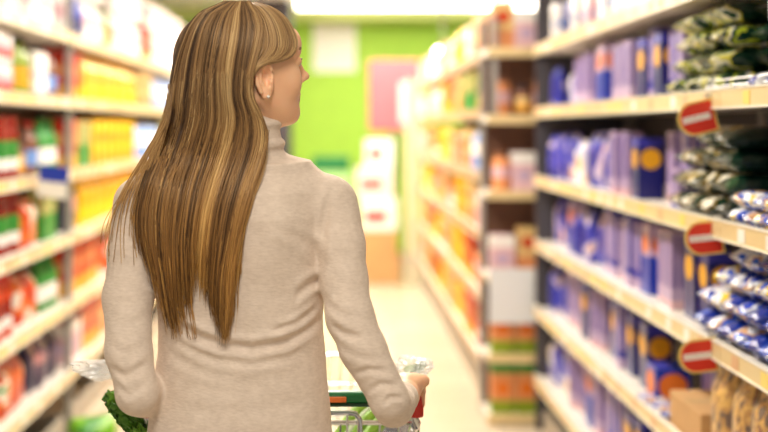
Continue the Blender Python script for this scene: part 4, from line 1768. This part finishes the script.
add_hair(*tubes(np.stack([X, Y, Z], -1), np.full(X.shape, .00055), np.clip(r_.normal(.5, .12, len(X)), 0, 1)))

capm_m = len(CF)
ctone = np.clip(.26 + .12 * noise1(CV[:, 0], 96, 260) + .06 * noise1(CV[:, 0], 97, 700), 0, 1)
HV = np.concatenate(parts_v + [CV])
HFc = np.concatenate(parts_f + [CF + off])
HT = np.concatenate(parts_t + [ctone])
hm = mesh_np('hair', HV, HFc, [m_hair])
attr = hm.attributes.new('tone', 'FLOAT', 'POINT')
if len(attr.data) == len(HT):
    attr.data.foreach_set('value', HT.astype(np.float32))
attr2 = hm.attributes.new('along', 'FLOAT', 'POINT')
zz_ = np.array(HV)[:, 2]
if len(attr2.data) == len(HT):
    attr2.data.foreach_set('value', np.clip((1.52 - zz_) / .30, 0, 1).astype(np.float32))
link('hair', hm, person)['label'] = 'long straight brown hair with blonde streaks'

# =================================================================== SHOPPING CART
m_chrome = mat('chrome', (214, 216, 218), .16, metal=1)
m_hgreen = mat('handle_green', (18, 116, 62), .3)
m_hdark = mat('handle_dark_green', (12, 60, 36), .3)
cart = empty('shopping_cart', (-.11, 2.9, 0))
tag(cart, 'chrome wire shopping cart with green handle held by the person', 'shopping cart')
CX, CY0 = -.11, 2.9


def cb(mb, name, parent=cart, smooth=True):
    # shapes are written in world metres, then shifted to the cart's own origin
    mb.v = [(x - CX, y - CY0, z) for x, y, z in mb.v]
    return mb.build(name, parent, smooth)


mb = MB()
mb.tube([(-.362, BY, BZ), (.146, BY, BZ)], .0140, m_hgreen, n=16)
hd = cb(mb, 'handle')
mb = MB(); mb.box(-.045, .018, BY - .0175, BY - .0125, BZ - .0062, BZ + .0045, mat('label_orange', (226, 120, 50), .4), bev=.001)
cb(mb, 'handle_label', hd, False)
mb = MB(); mb.box(-.36, .138, BY - .0158, BY - .006, BZ - .0148, BZ - .0085, m_hdark, bev=.002)
cb(mb, 'handle_strip', hd, False)
for sx, x in ((-1, -.368), (1, .152)):
    mb = MB()
    mb.tube([(x - sx * .010, BY, BZ), (x, BY + .001, BZ - .006), (x + sx * .002, BY + .003, BZ - .018), (x + sx * .002, BY + .005, BZ - .036)], .0140, mat('cap_red', (200, 44, 34), .35), n=16)
    cb(mb, 'end_cap', hd)
    mb = MB()
    mb.tube([(x, BY + .005, BZ - .035), (x, BY + .006, .88), (x - sx * .004, BY + .03, .865), (x - sx * .01, BY + .06, .80), (x - sx * .02, BY + .08, .40), (x - sx * .03, BY + .10, .16)], .0095, m_chrome, n=10)
    cb(mb, 'side_tube')
# basket: rims and wires; narrows to the front
yb, yf = 2.515, 3.30


def bpt(u, v, z):
    """u across 0..1, v along 0..1"""
    w0, w1 = .275, .215
    t_ = (1 - (z - .45) / .43) * .05
    hw = (w0 + (w1 - w0) * v) - t_
    return (CX + (2 * u - 1) * hw, yb + .03 * (1 - v) + (yf - yb) * v - t_ * v, z)


mb = MB()
rim = [bpt(0, 0, .872), bpt(1, 0, .872), bpt(1, .5, .872), bpt(1, 1, .872), bpt(0, 1, .872), bpt(0, .5, .872), bpt(0, 0, .872)]
mb.tube(rim, .005, m_chrome)
cb(mb, 'top_rim')
mb = MB()
for z in (.80, .72, .64, .55, .45):
    mb.tube([bpt(0, 0, z), bpt(1, 0, z), bpt(1, 1, z), bpt(0, 1, z), bpt(0, 0, z)], .0028, m_chrome, n=5)
for i in range(27):
    v = i / 26
    for u in (0, 1):
        mb.tube([bpt(u, v, .872), bpt(u, v, .45)], .0022, m_chrome, n=5)
    mb.tube([bpt(0, v, .45), bpt(1, v, .45)], .0022, m_chrome, n=5)
for i in range(15):
    u = i / 14
    for v in (0, 1):
        mb.tube([bpt(u, v, .872), bpt(u, v, .45)], .0022, m_chrome, n=5)
cb(mb, 'wire_basket')
# child seat flap behind the handle
mb = MB()
pts = [(-.34, BY + .05, .74), (-.34, BY + .042, .882), (-.325, BY + .04, .898), (.02, BY + .04, .898), (.036, BY + .04, .896), (.045, BY + .041, .884), (.046, BY + .05, .74)]
mb.tube(pts, .0055, m_chrome, n=10)
for i in range(9):
    x = -.30 + i * .04
    mb.tube([(x, BY + .042, .896), (x, BY + .052, .74)], .0022, m_chrome, n=5)
mb.tube([(-.34, BY + .05, .74), (.046, BY + .05, .74)], .004, m_chrome)
cb(mb, 'seat_flap')
mb = MB()
mb.tube([(-.36, 2.56, .16), (-.33, 3.25, .20), (.11, 3.25, .20), (.14, 2.56, .16), (-.36, 2.56, .16)], .011, m_chrome)
for x in (-.30, .08):
    mb.tube([(x, 3.2, .20), (x, 3.05, .46)], .009, m_chrome)
cb(mb, 'chassis')
for x, y in ((-.35, 2.58), (.13, 2.58), (-.32, 3.22), (.10, 3.22)):
    mb = MB()
    mb.tube([(x - .014, y, .062), (x + .014, y, .062)], .06, mat('wheel_grey', (70, 70, 74), .5), n=24)
    wh = cb(mb, 'wheel')
    mb = MB()
    mb.box(x - .022, x - .017, y - .02, y + .02, .05, .155, m_chrome)
    mb.box(x + .017, x + .022, y - .02, y + .02, .05, .155, m_chrome)
    mb.box(x - .022, x + .022, y - .02, y + .02, .155, .17, m_chrome)
    cb(mb, 'castor_fork', wh, False)

# ---- groceries in the cart
def leaf(mb, base, dirv, L, W, m, ruffle=.3, seed=0, curl=.4, nu=14, nv=9, ref=(0, 1, .2)):
    rr = random.Random(seed)
    d = Vector(dirv).normalized()
    side = d.cross(Vector(ref))
    if side.length < .1:
        side = Vector((1, 0, 0))
    side.normalize()
    up = side.cross(d)
    b0 = len(mb.v)
    k = mb.mi(m)
    ph = rr.uniform(0, 6)
    for i in range(nu + 1):
        u = i / nu
        w = W * (math.sin(PI * min(u * .9 + .08, 1)) ** .6)
        c = Vector(base) + d * (L * u) + up * (curl * L * (u * u) * -.5)
        for j in range(nv + 1):
            v = j / nv * 2 - 1
            e = abs(v) ** 2
            z = ruffle * W * e * math.sin(u * 26 + v * 3 + ph) + rr.uniform(-.03, .03) * W + .3 * W * e
            mb.v.append(tuple(c + side * (v * w * .5) + up * z + d * (ruffle * .5 * W * e * math.cos(u * 31 + ph))))
    for i in range(nu):
        for j in range(nv):
            a = b0 + i * (nv + 1) + j
            mb.f.append((a, a + 1, a + nv + 2, a + nv + 1))
            mb.m.append(k)


def solidify(o, t=.0012):
    md = o.modifiers.new('thickness', 'SOLIDIFY')
    md.thickness = t
    return o


m_leafd = mat('leaf_green', (70, 120, 30), .45, bump=(90, .6), var=.35)
m_leafm = mat('leaf_mid_green', (110, 166, 50), .45, bump=(90, .6), var=.3)
m_leafl = mat('leaf_lime', (150, 200, 70), .4, bump=(60, .3), var=.12)
m_leek = mat('leek_pale', (220, 236, 196), .4, var=.05)

# ruffled green leaves hanging by her left hip
mb = MB()
bx_, by_ = -.36, 2.56
lp = [(160, 446), (150, 440), (141, 433), (132, 426), (124, 419), (117, 411), (112, 403), (109, 394)]
s0 = Vector(P(158, 440, 2.52))
for i, (px, py) in enumerate(lp):
    e = Vector(P(px, py, 2.47))
    for q_ in range(3):
        r0 = random.Random(i * 7 + q_)
        e2 = e + Vector((r0.uniform(-.010, .006), r0.uniform(-.02, .02), r0.uniform(-.008, .008)))
        st = s0.lerp(e2, max(0, 1 - .075 / max(.076, (e2 - s0).length)))
        leaf(mb, st, e2 - st, (e2 - st).length, .034, (m_leafd, m_leafm)[q_ % 2], .40, seed=i * 5 + q_, curl=-.1, nu=14, nv=8)
o = mb.build('leafy_greens', None, True)
solidify(o)
tag(o, 'bunch of ruffled dark green leaves in the cart beside the left sleeve', 'vegetable')
# celery / leek leaves right of her waist
mb = MB()
for i, (a, b_, w, m) in enumerate([((338, 440), (371, 400), .034, m_leafl), ((352, 440), (386, 404), .030, m_leafl), ((345, 438), (378, 402), .018, m_leek), ((366, 440), (393, 412), .030, m_leafl), ((360, 440), (388, 410), .014, m_leek)]):
    A = Vector(P(a[0], a[1], 2.62))
    B_ = Vector(P(b_[0], b_[1], 2.70))
    leaf(mb, A, B_ - A, (B_ - A).length * 1.15, w, m, .06, seed=40 + i, curl=.1)
o = mb.build('leek_leaves', None, True)
solidify(o, .002)
tag(o, 'light green leek leaves in the cart behind the green handle', 'vegetable')

# crinkled clear bags
m_bag = bpy.data.materials.new('clear_plastic')
m_bag.use_nodes = True
nt = m_bag.node_tree
b = nt.nodes['Principled BSDF']
b.inputs['Base Color'].default_value = rgb(250, 250, 250)
b.inputs['Roughness'].default_value = .12
b.inputs['Alpha'].default_value = .5
b.inputs['Specular IOR Level'].default_value = 1.0


def crumple(name, c, r, seed, label, cat='bag', sub=4, spike=.25):
    import bmesh
    bm = bmesh.new()
    bmesh.ops.create_icosphere(bm, subdivisions=sub, radius=1)
    rr = random.Random(seed)
    dirs = [(Vector((rr.gauss(0, 1), rr.gauss(0, 1), rr.gauss(0, 1))).normalized(), rr.uniform(.55, 1.0)) for _ in range(26)]
    for v in bm.verts:
        p = v.co.normalized()
        h = min(k / max(.25, p.dot(d)) for d, k in dirs if p.dot(d) > .2)
        h = min(h, 1.25)
        h += spike * (math.sin(p.x * 17 + p.z * 9) * math.sin(p.y * 14 - p.z * 19)) * .35
        v.co = Vector((p.x * r[0] * h, p.y * r[1] * h, p.z * r[2] * h))
    me = bpy.data.meshes.new(name)
    bm.to_mesh(me)
    bm.free()
    me.materials.append(m_bag)
    o = link(name, me, None, c)
    tag(o, label, cat)
    return o


crumple('plastic_bag', P(108, 368, 2.62), (.085, .05, .026), 3, 'crinkled clear plastic bag sticking out of the cart left of the sleeve')
o = crumple('plastic_bag', P(412, 367, 2.66), (.055, .06, .030), 8, 'crinkled clear plastic bag in the cart just past the right hand')
# green sprig inside the right bag
mb = MB()
c = Vector(P(414, 368, 2.66))
leaf(mb, c - Vector((.02, 0, .008)), (1, .1, .3), .04, .02, m_leafl, .2, seed=60)
leaf(mb, c - Vector((.0, 0.01, .01)), (.6, .1, .6), .035, .018, m_leafd, .2, seed=61)
o = solidify(mb.build('herb_sprig', None, True), .001)
tag(o, 'small green sprig showing through the plastic bag past the right hand', 'vegetable')

# =================================================================== VIEW
vs = SC.view_settings
vs.view_transform = 'Standard'
vs.look = 'None'
vs.gamma = 1
vs.use_curve_mapping = False
vs.exposure = 0.08
SC.cycles.use_denoising = True
SC.cycles.max_bounces = 8
